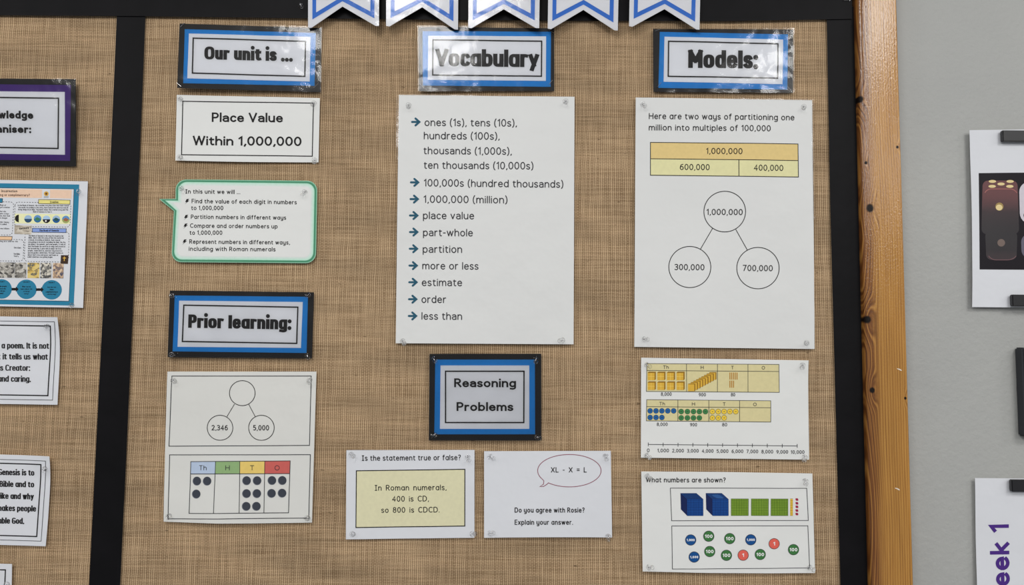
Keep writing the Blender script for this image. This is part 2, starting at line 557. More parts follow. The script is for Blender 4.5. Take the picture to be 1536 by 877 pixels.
class Draw:
    """Collects flat print as polygons in photo pixels (y down)."""

    def __init__(self):
        self.v, self.f = [], []

    def poly(self, pts):
        i = len(self.v)
        self.v += [tuple(p) for p in pts]
        self.f.append(tuple(range(i, i + len(pts))))
        return self

    def ribbon(self, pts, t, closed=False, cap=None, maxlen=6.0, ry=1.0):
        q = [pts[0]]
        for p in pts[1:]:
            d = math.dist(q[-1], p)
            if d < 1e-6:
                continue
            n = max(1, int(d / maxlen))
            a = q[-1]
            for k in range(1, n + 1):
                q.append((a[0] + (p[0] - a[0]) * k / n, a[1] + (p[1] - a[1]) * k / n))
        if closed:
            q = q[:-1] if math.dist(q[0], q[-1]) < 1e-6 else q
        n = len(q)
        if n < 2:
            return self
        if not closed and cap == 'square':
            def ext(a, b):
                d = math.dist(a, b)
                return (a[0] + (a[0] - b[0]) / d * t / 2, a[1] + (a[1] - b[1]) / d * t / 2 * ry)
            q = [ext(q[0], q[1])] + q[1:-1] + [ext(q[-1], q[-2])]
        L, R = [], []
        for i in range(n):
            a = q[(i - 1) % n] if (closed or i > 0) else q[i]
            b = q[(i + 1) % n] if (closed or i < n - 1) else q[i]
            d1 = (q[i][0] - a[0], q[i][1] - a[1])
            d2 = (b[0] - q[i][0], b[1] - q[i][1])
            l1, l2 = math.hypot(*d1), math.hypot(*d2)
            if l1 < 1e-9:
                d1, l1 = d2, l2
            if l2 < 1e-9:
                d2, l2 = d1, l1
            n1, n2 = (-d1[1] / l1, d1[0] / l1), (-d2[1] / l2, d2[0] / l2)
            mx, my = n1[0] + n2[0], n1[1] + n2[1]
            ml = math.hypot(mx, my)
            if ml < 0.35:
                mx, my, k = n1[0], n1[1], 1.0
            else:
                mx, my = mx / ml, my / ml
                k = min(1.0 / max(mx * n1[0] + my * n1[1], 0.35), 2.0)
            L.append((q[i][0] + mx * t / 2 * k, q[i][1] + my * t / 2 * k * ry))
            R.append((q[i][0] - mx * t / 2 * k, q[i][1] - my * t / 2 * k * ry))
        i0 = len(self.v)
        for a, b in zip(L, R):
            self.v += [a, b]
        for i in range(n if closed else n - 1):
            j = (i + 1) % n
            self.f.append((i0 + 2 * i, i0 + 2 * i + 1, i0 + 2 * j + 1, i0 + 2 * j))
        if cap == 'round' and not closed:
            for c in (q[0], q[-1]):
                self.disc(c[0], c[1], t / 2, n=8)
        return self

    def disc(self, cx, cy, rx, ry=None, n=24):
        ry = rx if ry is None else ry
        return self.poly([(cx + rx * math.cos(2 * math.pi * i / n), cy + ry * math.sin(2 * math.pi * i / n)) for i in range(n)])

    def ring(self, cx, cy, rx, ry, t, n=48):
        return self.ribbon([(cx + rx * math.cos(2 * math.pi * i / n), cy + ry * math.sin(2 * math.pi * i / n)) for i in range(n)], t, True)

    def quad_line(self, c, t):
        e = []
        for i in range(4):
            a, b = c[i], c[(i + 1) % 4]
            for k in range(12):
                e.append((a[0] + (b[0] - a[0]) * k / 12, a[1] + (b[1] - a[1]) * k / 12))
        return self.ribbon(e, t, True)

    def dashes(self, pts, t, on=1.6, off=1.5):
        seg, acc, cur = [], 0.0, [pts[0]]
        draw = True
        for a, b in zip(pts, pts[1:]):
            d = math.dist(a, b)
            pos = 0.0
            while d - pos > 1e-6:
                need = (on if draw else off) - acc
                s = min(need, d - pos)
                pos += s
                acc += s
                p = (a[0] + (b[0] - a[0]) * pos / d, a[1] + (b[1] - a[1]) * pos / d)
                cur.append(p)
                if acc >= (on if draw else off) - 1e-6:
                    if draw:
                        seg.append(cur)
                    cur, acc, draw = [p], 0.0, not draw
        for s in seg:
            self.ribbon(s, t)
        return self

    def fill(self, pts, cell=9.0):
        """Polygon cut into a grid so that it can follow the curl of the paper."""
        bm = bmesh.new()
        bm.faces.new([bm.verts.new((x, -y, 0)) for x, y in pts])
        xs, ys = [p[0] for p in pts], [-p[1] for p in pts]
        for lo, hi, ax in ((min(xs), max(xs), 0), (min(ys), max(ys), 1)):
            n = int((hi - lo) / cell)
            for k in range(1, n + 1):
                co = [0, 0, 0]
                no = [0, 0, 0]
                co[ax] = lo + (hi - lo) * k / (n + 1)
                no[ax] = 1
                bmesh.ops.bisect_plane(bm, geom=bm.verts[:] + bm.edges[:] + bm.faces[:], plane_co=co, plane_no=no)
        bm.verts.index_update()
        i = len(self.v)
        self.v += [(v.co.x, -v.co.y) for v in bm.verts]
        self.f += [tuple(i + v.index for v in f.verts) for f in bm.faces]
        bm.free()
        return self

    def text(self, s, p0, p1, cap, t, xh=0.73, desc=0.27, gap=0.13, space=0.26, sq=1.0, ends='round', segs=5, ry=1.0):
        """Letters along the baseline p0 -> p1, fitted to that length."""
        n = sum(1 for c in s if c != ' ')
        nat = sum(space if c == ' ' else G[c][0] for c in s) + gap * (len(s) - 1)
        length = math.dist(p0, p1)
        k = (length - n * t) / (nat * cap)
        ux, uy = (p1[0] - p0[0]) / length, (p1[1] - p0[1]) / length
        h = t * ry
        X1, X2 = xh * cap - h / 2, cap - h / 2
        x = 0.0
        for c in s:
            if c == ' ':
                x += (space + gap) * cap * k
                continue
            w, strokes = G[c]
            lower = c.islower() or c in '@~'
            for st in strokes:
                pts = []
                for gx, gy in stroke_pts(st, segs, sq):
                    if gy < 0:
                        py_ = h / 2 + gy * desc * cap
                    elif lower or c in '.,:-=':
                        py_ = h / 2 + gy * (X1 - h / 2) if gy <= 1 else X1 + (gy - 1) * (X2 - X1)
                    else:
                        py_ = h / 2 + gy / 2 * (X2 - h / 2)
                    px_ = x + t / 2 + gx * cap * k
                    pts.append((p0[0] + ux * px_ + uy * py_, p0[1] + uy * px_ - ux * py_))
                dot = len(pts) == 2 and math.dist(pts[0], pts[1]) < 0.06 * cap
                if dot:
                    cx, cy = (pts[0][0] + pts[1][0]) / 2, (pts[0][1] + pts[1][1]) / 2
                    if strokes[-1] is st and st[0][1] > 1.5:      # dot of an i or j sits clear of its stem
                        up = max(xh * cap + t * 0.84, 0.93 * cap - 0.3 * t)
                        px_ = x + t / 2 + st[0][0] * cap * k
                        cx, cy = p0[0] + ux * px_ + uy * up, p0[1] + uy * px_ - ux * up
                    self.disc(cx, cy, t * 0.56, n=10)
                else:
                    closed = math.dist(pts[0], pts[-1]) < 1e-6
                    self.ribbon(pts[:-1] if closed else pts, t, closed, None if closed else ends, maxlen=40, ry=ry)
            x += w * cap * k + t + gap * cap * k
        return self


HEAD = dict(xh=0.75, desc=0.22, gap=0.05, space=0.34, sq=0.66, ends='square', ry=0.74)
CALIBRI = dict(xh=0.70, gap=0.09, space=0.24, ends='square', ry=0.86)


# ------------------------------------------------------------------ sheets on the board
class Sheet:
    def __init__(self, name, label, cat, corners, base=0.0045, amp=0.0012, freq=7.0, tilt=(0, 0), curls=(), seed=None, group=None):
        self.c = corners                 # TL, TR, BR, BL in pixels
        self.base, self.amp, self.freq, self.tilt = base, amp, freq, tilt
        self.seed = random.uniform(0, 50) if seed is None else seed
        mid = (sum(p[0] for p in corners) / 4, sum(p[1] for p in corners) / 4)
        m = P(mid[0], mid[1], base)
        self.mid = m
        self.curls = [(P(x, y, base), h, r) for x, y, h, r in curls]
        self.root = tag(empty(name, (m.x, -base, m.z)), label, cat, group)

    def surf(self, x, z):
        n = noise.noise(Vector((x * self.freq + self.seed, z * self.freq, self.seed)))
        n += 0.4 * noise.noise(Vector((x * self.freq * 2.7, z * self.freq * 2.7 + self.seed, 3.1)))
        w = self.base + self.amp * (0.9 + n) + self.tilt[0] * (x - self.mid.x) + self.tilt[1] * (z - self.mid.z)
        for p, h, r in self.curls:
            d = math.hypot(x - p.x, z - p.z)
            if d < r:
                w += h * (1 - d / r) ** 2
        return w

    def pt(self, px, py, off=0.0):
        q = P(px, py, self.base)
        return Vector((q.x - self.mid.x, -(self.surf(q.x, q.z) + off) + self.base, q.z - self.mid.z))

    def build(self, name, d, mat, off, parent=None, thick=0.0, smooth=False):
        verts = [self.pt(x, y, off) for x, y in d.v]
        o = mesh_obj(name, verts, d.f, mat, parent or self.root, smooth)
        # all faces look out of the board
        bm = bmesh.new()
        bm.from_mesh(o.data)
        bm.normal_update()
        for f in bm.faces:
            if f.normal.y > 0:
                f.normal_flip()
        if thick:
            # real sheet: give it its own thickness towards the board
            bnd = [e for e in bm.edges if e.is_boundary]
            for e in bnd:
                e.smooth = False
            ret = bmesh.ops.extrude_edge_only(bm, edges=bnd)
            for q in ret['geom']:
                if isinstance(q, bmesh.types.BMFace):
                    q.smooth = False
            for v in ret['geom']:
                if isinstance(v, bmesh.types.BMVert):
                    v.co.y += thick
        bm.to_mesh(o.data)
        bm.free()
        return o

    def patch(self, name, corners, mat, off, parent=None, thick=0.0, bow=(0, 0, 0, 0), cell=8.0):
        """Four-cornered sheet of card; bow = how far each edge swells out (top, right, bottom, left)."""
        tl, tr, br, bl = corners
        nx = max(2, int(max(math.dist(tl, tr), math.dist(bl, br)) / cell))
        ny = max(2, int(max(math.dist(tl, bl), math.dist(tr, br)) / cell))
        d = Draw()
        for j in range(ny + 1):
            v = j / ny
            for i in range(nx + 1):
                u = i / nx
                x = (tl[0] * (1 - u) + tr[0] * u) * (1 - v) + (bl[0] * (1 - u) + br[0] * u) * v
                y = (tl[1] * (1 - u) + tr[1] * u) * (1 - v) + (bl[1] * (1 - u) + br[1] * u) * v
                sx, sy = math.sin(math.pi * u), math.sin(math.pi * v)
                x += bow[1] * sy * u - bow[3] * sy * (1 - u)
                y += bow[2] * sx * v - bow[0] * sx * (1 - v)
                d.v.append((x, y))
        for j in range(ny):
            for i in range(nx):
                a = j * (nx + 1) + i
                d.f.append((a, a + 1, a + nx + 2, a + nx + 1))
        return self.build(name, d, mat, off, parent, thick, smooth=True)

    def line(self, s, x0, x1, y0, cap, t, y1=None, mat=INK_GREY, parent=None, off=0.00042, name='text_line', **kw):
        d = Draw().text(s, (x0, y0), (x1, y0 if y1 is None else y1), cap, t, **kw)
        return self.build(name, d, mat, off, parent)


def grow(c, k):
    tl, tr, br, bl = c
    return [(tl[0] - k, tl[1] - k), (tr[0] + k, tr[1] - k), (br[0] + k, br[1] + k), (bl[0] - k, bl[1] + k)]


# ------------------------------------------------------------------ push pins
def lathe(profile, seg=20):
    bm = bmesh.new()
    rings = []
    for r, h in profile:
        if r < 1e-9:
            rings.append([bm.verts.new((0, 0, h))])
        else:
            rings.append([bm.verts.new((r * math.cos(2 * math.pi * i / seg), r * math.sin(2 * math.pi * i / seg), h)) for i in range(seg)])
    for a, b in zip(rings, rings[1:]):
        for i in range(seg):
            j = (i + 1) % seg
            f = [a[0] if len(a) == 1 else a[i], None, None, None]
            if len(a) == 1:
                bm.faces.new((a[0], b[j], b[i]))
            elif len(b) == 1:
                bm.faces.new((a[i], a[j], b[0]))
            else:
                bm.faces.new((a[i], a[j], b[j], b[i]))
    bmesh.ops.recalc_face_normals(bm, faces=bm.faces)
    return bm


def bm_mesh(name, bm, mat):
    me = bpy.data.meshes.new(name)
    bm.to_mesh(me)
    bm.free()
    me.materials.append(mat)
    me.polygons.foreach_set('use_smooth', [True] * len(me.polygons))
    return me


mmv = 0.001
PIN_HEAD = bm_mesh('plastic_head', lathe([(r * mmv, h * mmv) for r, h in ((0, 0), (4.3, 0), (4.7, .4), (4.6, 1.0), (3.0, 1.6), (2.1, 2.6), (2.0, 5.5), (2.4, 7.2), (3.7, 8.6), (4.0, 9.4), (3.9, 10.4), (3.3, 10.9), (0, 10.9))]), PLASTIC)
PIN_NEEDLE = bm_mesh('needle', lathe([(r * mmv, h * mmv) for r, h in ((0, -7), (.5, -5.5), (.55, 6.5), (0, 6.5))], 8), STEEL)


def pin(sheet, f, h, label, group='clear push pins on the board'):
    q = P(f[0], f[1], sheet.base)
    w = sheet.surf(q.x, q.z) + 0.0009
    pos = Vector((q.x, -w, q.z))
    if h is None:
        h = f
    # where the outer end of the pin shows in the photo
    e = P(h[0], h[1], w + 0.0100)
    d = e - pos
    d.y = min(d.y, -0.006)
    lat = math.hypot(d.x, d.z)
    if lat > 0.0075:
        d.x *= 0.0075 / lat
        d.z *= 0.0075 / lat
    root = tag(empty('push_pin', pos), label, 'push pin', group)
    root.rotation_mode = 'QUATERNION'
    root.rotation_quaternion = d.to_track_quat('Z', 'Y')
    link(bpy.data.objects.new('plastic_head', PIN_HEAD), root)
    link(bpy.data.objects.new('needle', PIN_NEEDLE), root)
    return root


CORNER = {'TL': 'upper left', 'TR': 'upper right', 'BL': 'lower left', 'BR': 'lower right'}


def pins(sheet, what, spots):
    for k, f, h in spots:
        pin(sheet, f, h, 'clear push pin in the %s corner of the %s' % (CORNER[k], what))


def staple(sheet, x, y, ang, label, length=8.0):
    """A wire staple lying on the film: crown with two legs going into the board."""
    c, s = math.cos(math.radians(ang)) * length / 2, math.sin(math.radians(ang)) * length / 2
    a, b = sheet.pt(x - c, y + s, 0.0022), sheet.pt(x + c, y - s, 0.0022)
    path = [a + Vector((0, 0.006, 0)), a, b, b + Vector((0, 0.006, 0))]
    m = (a + b) / 2
    r = 0.00032
    bm = bmesh.new()
    for p, q in zip(path, path[1:]):
        d = (q - p).normalized()
        u = d.cross(Vector((0.3, 0.2, 0.9))).normalized()
        v = d.cross(u)
        rr = []
        for o in (p - d * r, q + d * r):
            rr.append([bm.verts.new(o - m + u * r * math.cos(t) + v * r * math.sin(t)) for t in (0.78, 2.36, 3.93, 5.5)])
        for i in range(4):
            bm.faces.new((rr[0][i], rr[0][(i + 1) % 4], rr[1][(i + 1) % 4], rr[1][i]))
        bm.faces.new(rr[0])
        bm.faces.new(rr[1])
    o = bm_obj('staple', bm, STEEL)
    o.location = Vector((sheet.mid.x, -sheet.base, sheet.mid.z)) + m
    return tag(o, label, 'staple', 'staples in the board')


# ================================================================== SETTING
WALL_Y = 0.014                    # the board is 14 mm off the plaster
FRAME_D = 0.018                   # how proud the timber frame stands of the hessian
XL, XR = -1.75, P(1283, 438, 0).x
FR_OUT = P(1357.5, 438, FRAME_D).x
FR_IN = P(1291.3, 438, 0.005).x    # inner edge of the right stile
Z_TOP = P(768, -18, FRAME_D).z
Z_BOT = 0.86
STILE_W = FR_OUT - FR_IN

bm = bmesh.new()
box_bm(bm, -2.6, 2.6, WALL_Y, WALL_Y + 0.12, 0.0, 2.75)
wall = bm_obj('wall_back', bm, wall_mat())
wall['kind'] = 'structure'
wall['label'] = 'grey painted plaster wall behind the display board'
bm = bmesh.new()
box_bm(bm, -2.6, 2.6, -6.0, WALL_Y + 0.12, -0.05, 0.0)
fm = Nodes('grey_carpet')
fm.link(fm.ramp(fm.noise(fm.coord(), 300.0, 3.0), [(0.3, (0.16, 0.17, 0.19, 1)), (0.7, (0.26, 0.27, 0.29, 1))]), fm.p.inputs['Base Color'])
fm.p.inputs['Roughness'].default_value = 0.95
floor = bm_obj('floor', bm, fm.mat)
floor['kind'] = 'structure'
floor['label'] = 'grey carpet floor in front of the wall'

# ------------------------------------------------------------------ display board
board = tag(empty('display_board', (0, WALL_Y, Z_BOT)), 'large pinboard covered in brown hessian with a varnished pine frame', 'pinboard')


def bpart(o):
    o.parent = board
    o.location = o.location - Vector((0, WALL_Y, Z_BOT))
    return o


bm = bmesh.new()
box_bm(bm, XL, FR_IN + 0.02, 0.004, WALL_Y - 0.0005, Z_BOT, Z_TOP + 0.01)
bpart(bm_obj('backing_board', bm, flat('softboard', (120, 100, 80), 0.9)))


def cloth_h(x, z):
    n = noise.noise(Vector((x * 2.6, z * 13.0, 4.7))) + 0.55 * noise.noise(Vector((x * 6, z * 30.0, 9.2)))
    s = noise.noise(Vector((x * 9.0, z * 2.5, 1.3)))
    return 0.0011 * n + 0.0007 * s


nx, nz = 250, 150
vv, ff = [], []
for j in range(nz + 1):
    z = Z_BOT + (Z_TOP + 0.01 - Z_BOT) * j / nz
    for i in range(nx + 1):
        x = XL + (FR_IN + 0.012 - XL) * i / nx
        vv.append((x, -cloth_h(x, z), z))
for j in range(nz):
    for i in range(nx):
        a = j * (nx + 1) + i
        ff.append((a, a + 1, a + nx + 2, a + nx + 1))
bpart(mesh_obj('hessian_covering', vv, ff, hessian_mat(), None, True))


def timber(name, length, width, depth, round_in, round_out, mat):
    """A planed length of pine lying along +Z: x across, -y towards the room; inner edge at low x is rounded."""
    prof = [(-width / 2, 0.0)]
    for r, cx, a0, a1 in ((round_in, -width / 2 + round_in, 180, 270), (round_out, width / 2 - round_out, 270, 360)):
        for k in range(7):
            a = math.radians(a0 + (a1 - a0) * k / 6)
            prof.append((cx + r * math.cos(a), -depth + r + r * math.sin(a)))
    prof.append((width / 2, 0.0))
    bm = bmesh.new()
    n = 24
    rings = [[bm.verts.new((x, y, length * k / n)) for x, y in prof] for k in range(n + 1)]
    m = len(prof)
    for a, b in zip(rings, rings[1:]):
        for i in range(m):
            j = (i + 1) % m
            bm.faces.new((a[i], a[j], b[j], b[i]))
    bm.faces.new(list(reversed(rings[0])))
    bm.faces.new(rings[-1])
    bmesh.ops.recalc_face_normals(bm, faces=bm.faces)
    o = bm_obj(name, bm, mat)
    for p in o.data.polygons:
        p.use_smooth = abs(p.normal.z) < 0.5
    return o


cx_st = (FR_IN + FR_OUT) / 2
TD = FRAME_D + WALL_Y - 0.0005
stile_z0 = Z_BOT - STILE_W


def knot(px, py, r):
    q = P(px, py, FRAME_D)
    return (q.x - cx_st, q.z - stile_z0, r)


kn = [knot(1291, 148, .0046), knot(1305, 312, .0056), knot(1301.5, 479, .0050), knot(1308.5, 585, .0038), knot(1299, 244, .0022), knot(1346, 220.5, .0020), knot(1358, 597, .0019)]
stile = timber('stile', Z_TOP + STILE_W - stile_z0, STILE_W, TD, 0.009, 0.002, wood_mat('varnished_pine', True, kn))
stile.location = (cx_st, WALL_Y - 0.0005, stile_z0)
bpart(stile)
stile['label'] = 'varnished pine upright with dark knots'
for px_, py_, s in ((1349, 554, 5), (1346, 733, 5)):
    q = P(px_, py_, FRAME_D)
    d = [(-.8, .35), (-.5, .05), (-.1, -.05), (.25, -.3), (.75, -.38), (.6, -.1), (.1, .22), (-.4, .3)]
    vs_ = [(q.x + x * s * MPP, -FRAME_D - 0.0002, q.z + y * s * MPP) for x, y in d]
    chip = mesh_obj('chip', vs_, [tuple(range(len(vs_)))], flat('bare_chip', (214, 204, 190), 0.8))
    chip.parent = stile
    chip.location = -(Vector((cx_st, WALL_Y - 0.0005, stile_z0)))
rail_wood = wood_mat('varnished_pine_rail', False)
for nm, zc, flip in (('top_rail', Z_TOP, 1), ('bottom_rail', Z_BOT, -1)):
    r = timber(nm, FR_IN - XL, STILE_W, TD, 0.009, 0.002, wood_mat('varnished_pine_' + nm, True))
    # lay it along x with its rounded edge towards the cloth
    r.rotation_euler = (0, math.radians(90), 0) if flip < 0 else (0, math.radians(-90), 0)
    r.location = (FR_IN if flip > 0 else XL, WALL_Y - 0.0005, zc + flip * STILE_W / 2)
    bpart(r)

# ------------------------------------------------------------------ black border strips
def strip(name, label, pts_l, pts_r, base, amp, amount=48):
    """A ribbon of black paper between two edges given as pixel polylines."""
    s = Sheet(name, label, 'border strip', [pts_l[0], pts_r[0], pts_r[-1], pts_l[-1]], base=base, amp=amp, freq=5.0, group='black paper border strips')
    d = Draw()
    n = amount

    def at(pl, t):
        k = t * (len(pl) - 1)
        i = min(int(k), len(pl) - 2)
        f = k - i
        return (pl[i][0] * (1 - f) + pl[i + 1][0] * f, pl[i][1] * (1 - f) + pl[i + 1][1] * f)
    for j in range(n + 1):
        a, b = at(pts_l, j / n), at(pts_r, j / n)
        for i in range(5):
            d.v.append((a[0] + (b[0] - a[0]) * i / 4, a[1] + (b[1] - a[1]) * i / 4))
    for j in range(n):
        for i in range(4):
            q = j * 5 + i
            d.f.append((q, q + 1, q + 6, q + 5))
    s.build('paper_strip', d, BLACK_PAPER, 0, thick=0.0004, smooth=True)
    return s


strip('border_strip', 'upright black paper strip dividing the hessian between the two displays',
      [(176.3, 0), (175.5, 24), (163.2, 300), (144, 670), (134, 877), (129.5, 970), (124.5, 1075)], [(218.9, 0), (218.3, 24), (207, 300), (190, 670), (180.5, 877), (176, 970), (171, 1075)], 0.0032, 0.0006)
strip('border_strip', 'upright black paper strip along the inside of the pine upright',
      [(1239.5, 10), (1240.5, 60), (1245, 300), (1252.5, 577), (1260.5, 877), (1263, 970), (1266, 1075)], [(1281.5, 10), (1282, 60), (1287, 300), (1294.5, 577), (1303.5, 877), (1306, 970), (1308.8, 1075)], 0.0030, 0.0006)


def row_y(px, z, w):
    lo, hi = -300.0, 900.0
    for _ in range(50):
        m_ = (lo + hi) / 2
        lo, hi = (m_, hi) if P(px, m_, w).z > z else (lo, m_)
    return (lo + hi) / 2


top_strip = strip('border_strip', 'black paper strip running along under the top rail behind the pennants',
      [(x, row_y(x, Z_TOP - 0.0015, 0.006)) for x in (-640, 0, 640, 1278)], [(-640, 18), (0, 23), (220, 24.5), (450, 27.5), (680, 30), (900, 31.5), (1100, 31.8), (1278, 28.5)], 0.0052, 0.0006, 90)
staple(top_strip, 1269, 1.2, 0, 'small wire staple in the right end of the top black border strip', 9)

pin(top_strip, (452, 9), (453.5, 12.5), 'clear push pin in the top black border strip beside a pennant')

# ================================================================== LAMINATED SIGNS
def sign(name, label, outer, blue, white, border, lines, card=None, film=1.5, bw=2.0, **kw):
    kw.setdefault('freq', 13.0)
    s = Sheet(name, label, 'sign', outer, **kw)
    s.patch('black_card', outer, BLACK_CARD, 0.0, thick=0.0006, cell=4.0)
    s.patch('purple_card' if card else 'blue_card', blue, card or BLUE_CARD, 0.0005, thick=0.0004, cell=4.0)
    wc = s.patch('white_card', white, PAPER_COOL, 0.0010, thick=0.0004, cell=4.0)
    s.build('border_line', Draw().quad_line(border, bw), INK, 0.00125, wc)
    for ln in lines:
        txt, x0, x1, y0, y1, cap, t, st = ln
        s.line(txt, x0, x1, y0, cap, t, y1, BOLD_INK, wc, 0.00135, 'lettering', **st)
    s.patch('laminate_film', grow(outer, film), LAMINATE, 0.0021, cell=4.0)
    return s


unit = sign('heading_sign', 'laminated blue and black bordered heading sign reading Our unit is', [(271.2, 37), (481.3, 41), (480, 137), (267.8, 133)],
     [(278.9, 45.5), (473.2, 48.7), (471.3, 128), (276.7, 126.2)], [(285.2, 52), (465.5, 54.8), (464.2, 121.8), (283, 119.1)],
     [(291.7, 58.9), (458.2, 61.9), (457, 114.2), (290.6, 111.2)], [('Our unit is ...', 308.1, 439, 90.4, 91.9, 19.2, 5.3, HEAD)], amp=0.0010, base=0.0080, tilt=(-0.032, 0))
vocab_sign = sign('heading_sign', 'laminated blue and black bordered heading sign reading Vocabulary', [(628, 41), (831, 42), (831.3, 136), (629, 137)],
     [(633.8, 47.5), (826.5, 47.5), (826, 130.2), (634.8, 129.2)], [(642.7, 54.6), (819.2, 54.6), (818.8, 121.5), (642.1, 120.8)],
     [(649.8, 61), (812.5, 62.1), (812.1, 114.6), (649.4, 113.8)], [('Vocabulary', 653.5, 808.3, 100.4, 101.2, 26, 6.4, dict(HEAD, gap=.03))], amp=0.0012, tilt=(-0.012, 0))
models_sign = sign('heading_sign', 'laminated blue and black bordered heading sign reading Models', [(979.5, 43.8), (1189.6, 44.2), (1189.4, 139), (980, 138)],
     [(989.4, 48.5), (1181.7, 51.7), (1180.6, 134.6), (987.3, 132.5)], [(996.3, 55.8), (1174.4, 59.6), (1173.3, 126.7), (995, 123.3)],
     [(1002.5, 62.7), (1166.5, 66.3), (1165.8, 117.9), (1001.9, 115.2)], [('Models:', 1031.7, 1136.3, 102.6, 103.6, 27, 6.9, HEAD)], amp=0.0012, tilt=(-0.006, 0))
prior_sign = sign('heading_sign', 'laminated blue and black bordered heading sign reading Prior learning', [(254.9, 435.6), (471, 438.3), (468, 537.2), (251.9, 535.3)],
     [(262.5, 443), (462.2, 445), (460.1, 529.2), (259.6, 526.7)], [(269.3, 450.8), (454.6, 452.8), (451.9, 521.6), (267.2, 519.9)],
     [(276.4, 457.6), (447.2, 460.6), (445.7, 514.8), (274.4, 511.9)], [('Prior learning:', 283, 437.5, 491.4, 494.1, 20, 5.4, HEAD)], film=0.6, amp=0.0008)
reason_sign = sign('heading_sign', 'laminated blue and black bordered heading sign reading Reasoning Problems', [(644.3, 530.4), (811.9, 530.2), (811.9, 660.2), (643.4, 659.8)],
     [(653, 539), (802.2, 539), (802.6, 650.9), (651.6, 650.9)], [(661, 547.8), (793.9, 547.8), (793.9, 642.8), (660, 642.8)],
     [(668.5, 556.5), (786, 556.5), (785.7, 633.3), (668.5, 633.3)],
     [('Re@soning', 681.4, 774, 580.4, 580.4, 13.3, 2.75, CALIBRI), ('Problems', 685, 769.8, 616, 616, 13.3, 2.75, CALIBRI)], film=0.6, amp=0.0008)
know_sign = sign('heading_sign', 'laminated purple and black bordered heading sign reading Knowledge Organiser', [(-94, 118.6), (116, 120.2), (112, 248.4), (-98, 246)],
     [(-86, 127), (108.8, 129), (103.7, 240.5), (-91, 238)], [(-77, 137.5), (99.6, 139.2), (96.5, 231.6), (-82, 229)],
     [(-68, 146.5), (90, 148.5), (86.6, 222.4), (-72, 219.5)],
     [('Knowledge', -29, 51, 177.6, 178.8, 11.6, 2.9, CALIBRI), ('Org@niser:', -35, 47.2, 198.6, 199.7, 11.6, 2.9, CALIBRI)], card=PURPLE_CARD, film=0.8, amp=0.0005, base=0.0085, tilt=(0.0, 0.06))

for s, nm, sp in ((unit, 'Our unit is', [('TL', 276, 40, 45), ('TR', 476.5, 46, 40), ('BL', 271, 129, -40), ('BR', 474, 128, 45)]),
                  (vocab_sign, 'Vocabulary', [('TL', 632, 52, 60), ('TR', 827, 48, -30), ('BL', 633, 130, -50), ('BR', 826, 124, 50)]),
                  (models_sign, 'Models', [('TL', 986, 46.5, 20), ('TR', 1184, 50, -30), ('BL', 988.5, 128, 50), ('BR', 1183, 133, -45)])):
    for k, x, y, a in sp:
        staple(s, x, y, a, 'wire staple in the %s corner of the %s heading sign' % (CORNER[k], nm))

pins(prior_sign, 'Prior learning sign', [('TL', (258, 443.5), (258, 443)), ('TR', (461, 443), (463, 442.5)), ('BL', (258.5, 531), (257.5, 531.5)), ('BR', (461, 532), (462.5, 538))])
pins(reason_sign, 'Reasoning Problems sign', [('TL', (650.5, 537.5), (653.5, 542)), ('TR', (804, 537), (803.5, 544)), ('BL', (649, 652), (654, 652)), ('BR', (805, 655), (810.5, 656.5))])

# ================================================================== PAPER SHEETS
# --- Place Value
pv = Sheet('title_sheet', 'white paper title sheet with thin black border reading Place Value Within 1,000,000', 'sheet', [(265.7, 142.6), (480, 147.3), (477.9, 243.5), (263.4, 240.8)], amp=0.0012)
pap = pv.patch('paper', pv.c, PAPER, 0, thick=0.0003, bow=(0, 0, .8, 0))
pv.build('border_line', Draw().quad_line([(274.7, 152.2), (470.5, 155), (468.6, 234.3), (272.8, 232.2)], 1.4), INK, 0.0003, pap)
pv.line('Pl@ce V@lue', 318, 424.6, 182.9, 14, 2.6, 183.9, INK, pap, **CALIBRI)
pv.line('Within 1,000,000', 289.6, 452.4, 217.8, 14, 2.6, 219.2, INK, pap, **CALIBRI)
pins(pv, 'Place Value title sheet', [('TL', (271, 148.5), (274.5, 152)), ('TR', (471.5, 155), (468.5, 157.5)), ('BL', (270.5, 236), (274, 238)), ('BR', (472, 240), (471.5, 244))])

# --- speech bubble
def rounded(c, r, n=6, k=0.0):
    """Rounded quadrilateral (TL,TR,BR,BL) drawn in by k pixels."""
    tl, tr, br, bl = [(c[0][0] + k, c[0][1] + k), (c[1][0] - k, c[1][1] + k), (c[2][0] - k, c[2][1] - k), (c[3][0] + k, c[3][1] - k)]
    out = []
    cs = [tl, tr, br, bl]
    for i in range(4):
        p, a, b = cs[i], cs[i - 1], cs[(i + 1) % 4]
        da, db = math.dist(p, a), math.dist(p, b)
        s = (p[0] + (a[0] - p[0]) / da * r, p[1] + (a[1] - p[1]) / da * r)
        e = (p[0] + (b[0] - p[0]) / db * r, p[1] + (b[1] - p[1]) / db * r)
        out += stroke_pts([s, (p[0], p[1], e[0], e[1])], n, 1.0)
    return out


def bubble_poly(k):
    body = rounded([(264.5, 269), (476.3, 271.3), (474, 394.8), (257.2, 393)], 15 - k * 0.7, 7, k)
    # the last edge runs up the left side: tail goes in there
    return body + [(261.2 + k, 316.5 - k * 0.2), (239 + k * 2.3, 298.5 + k * 0.55), (263.6 + k, 298 + k * 0.75)]


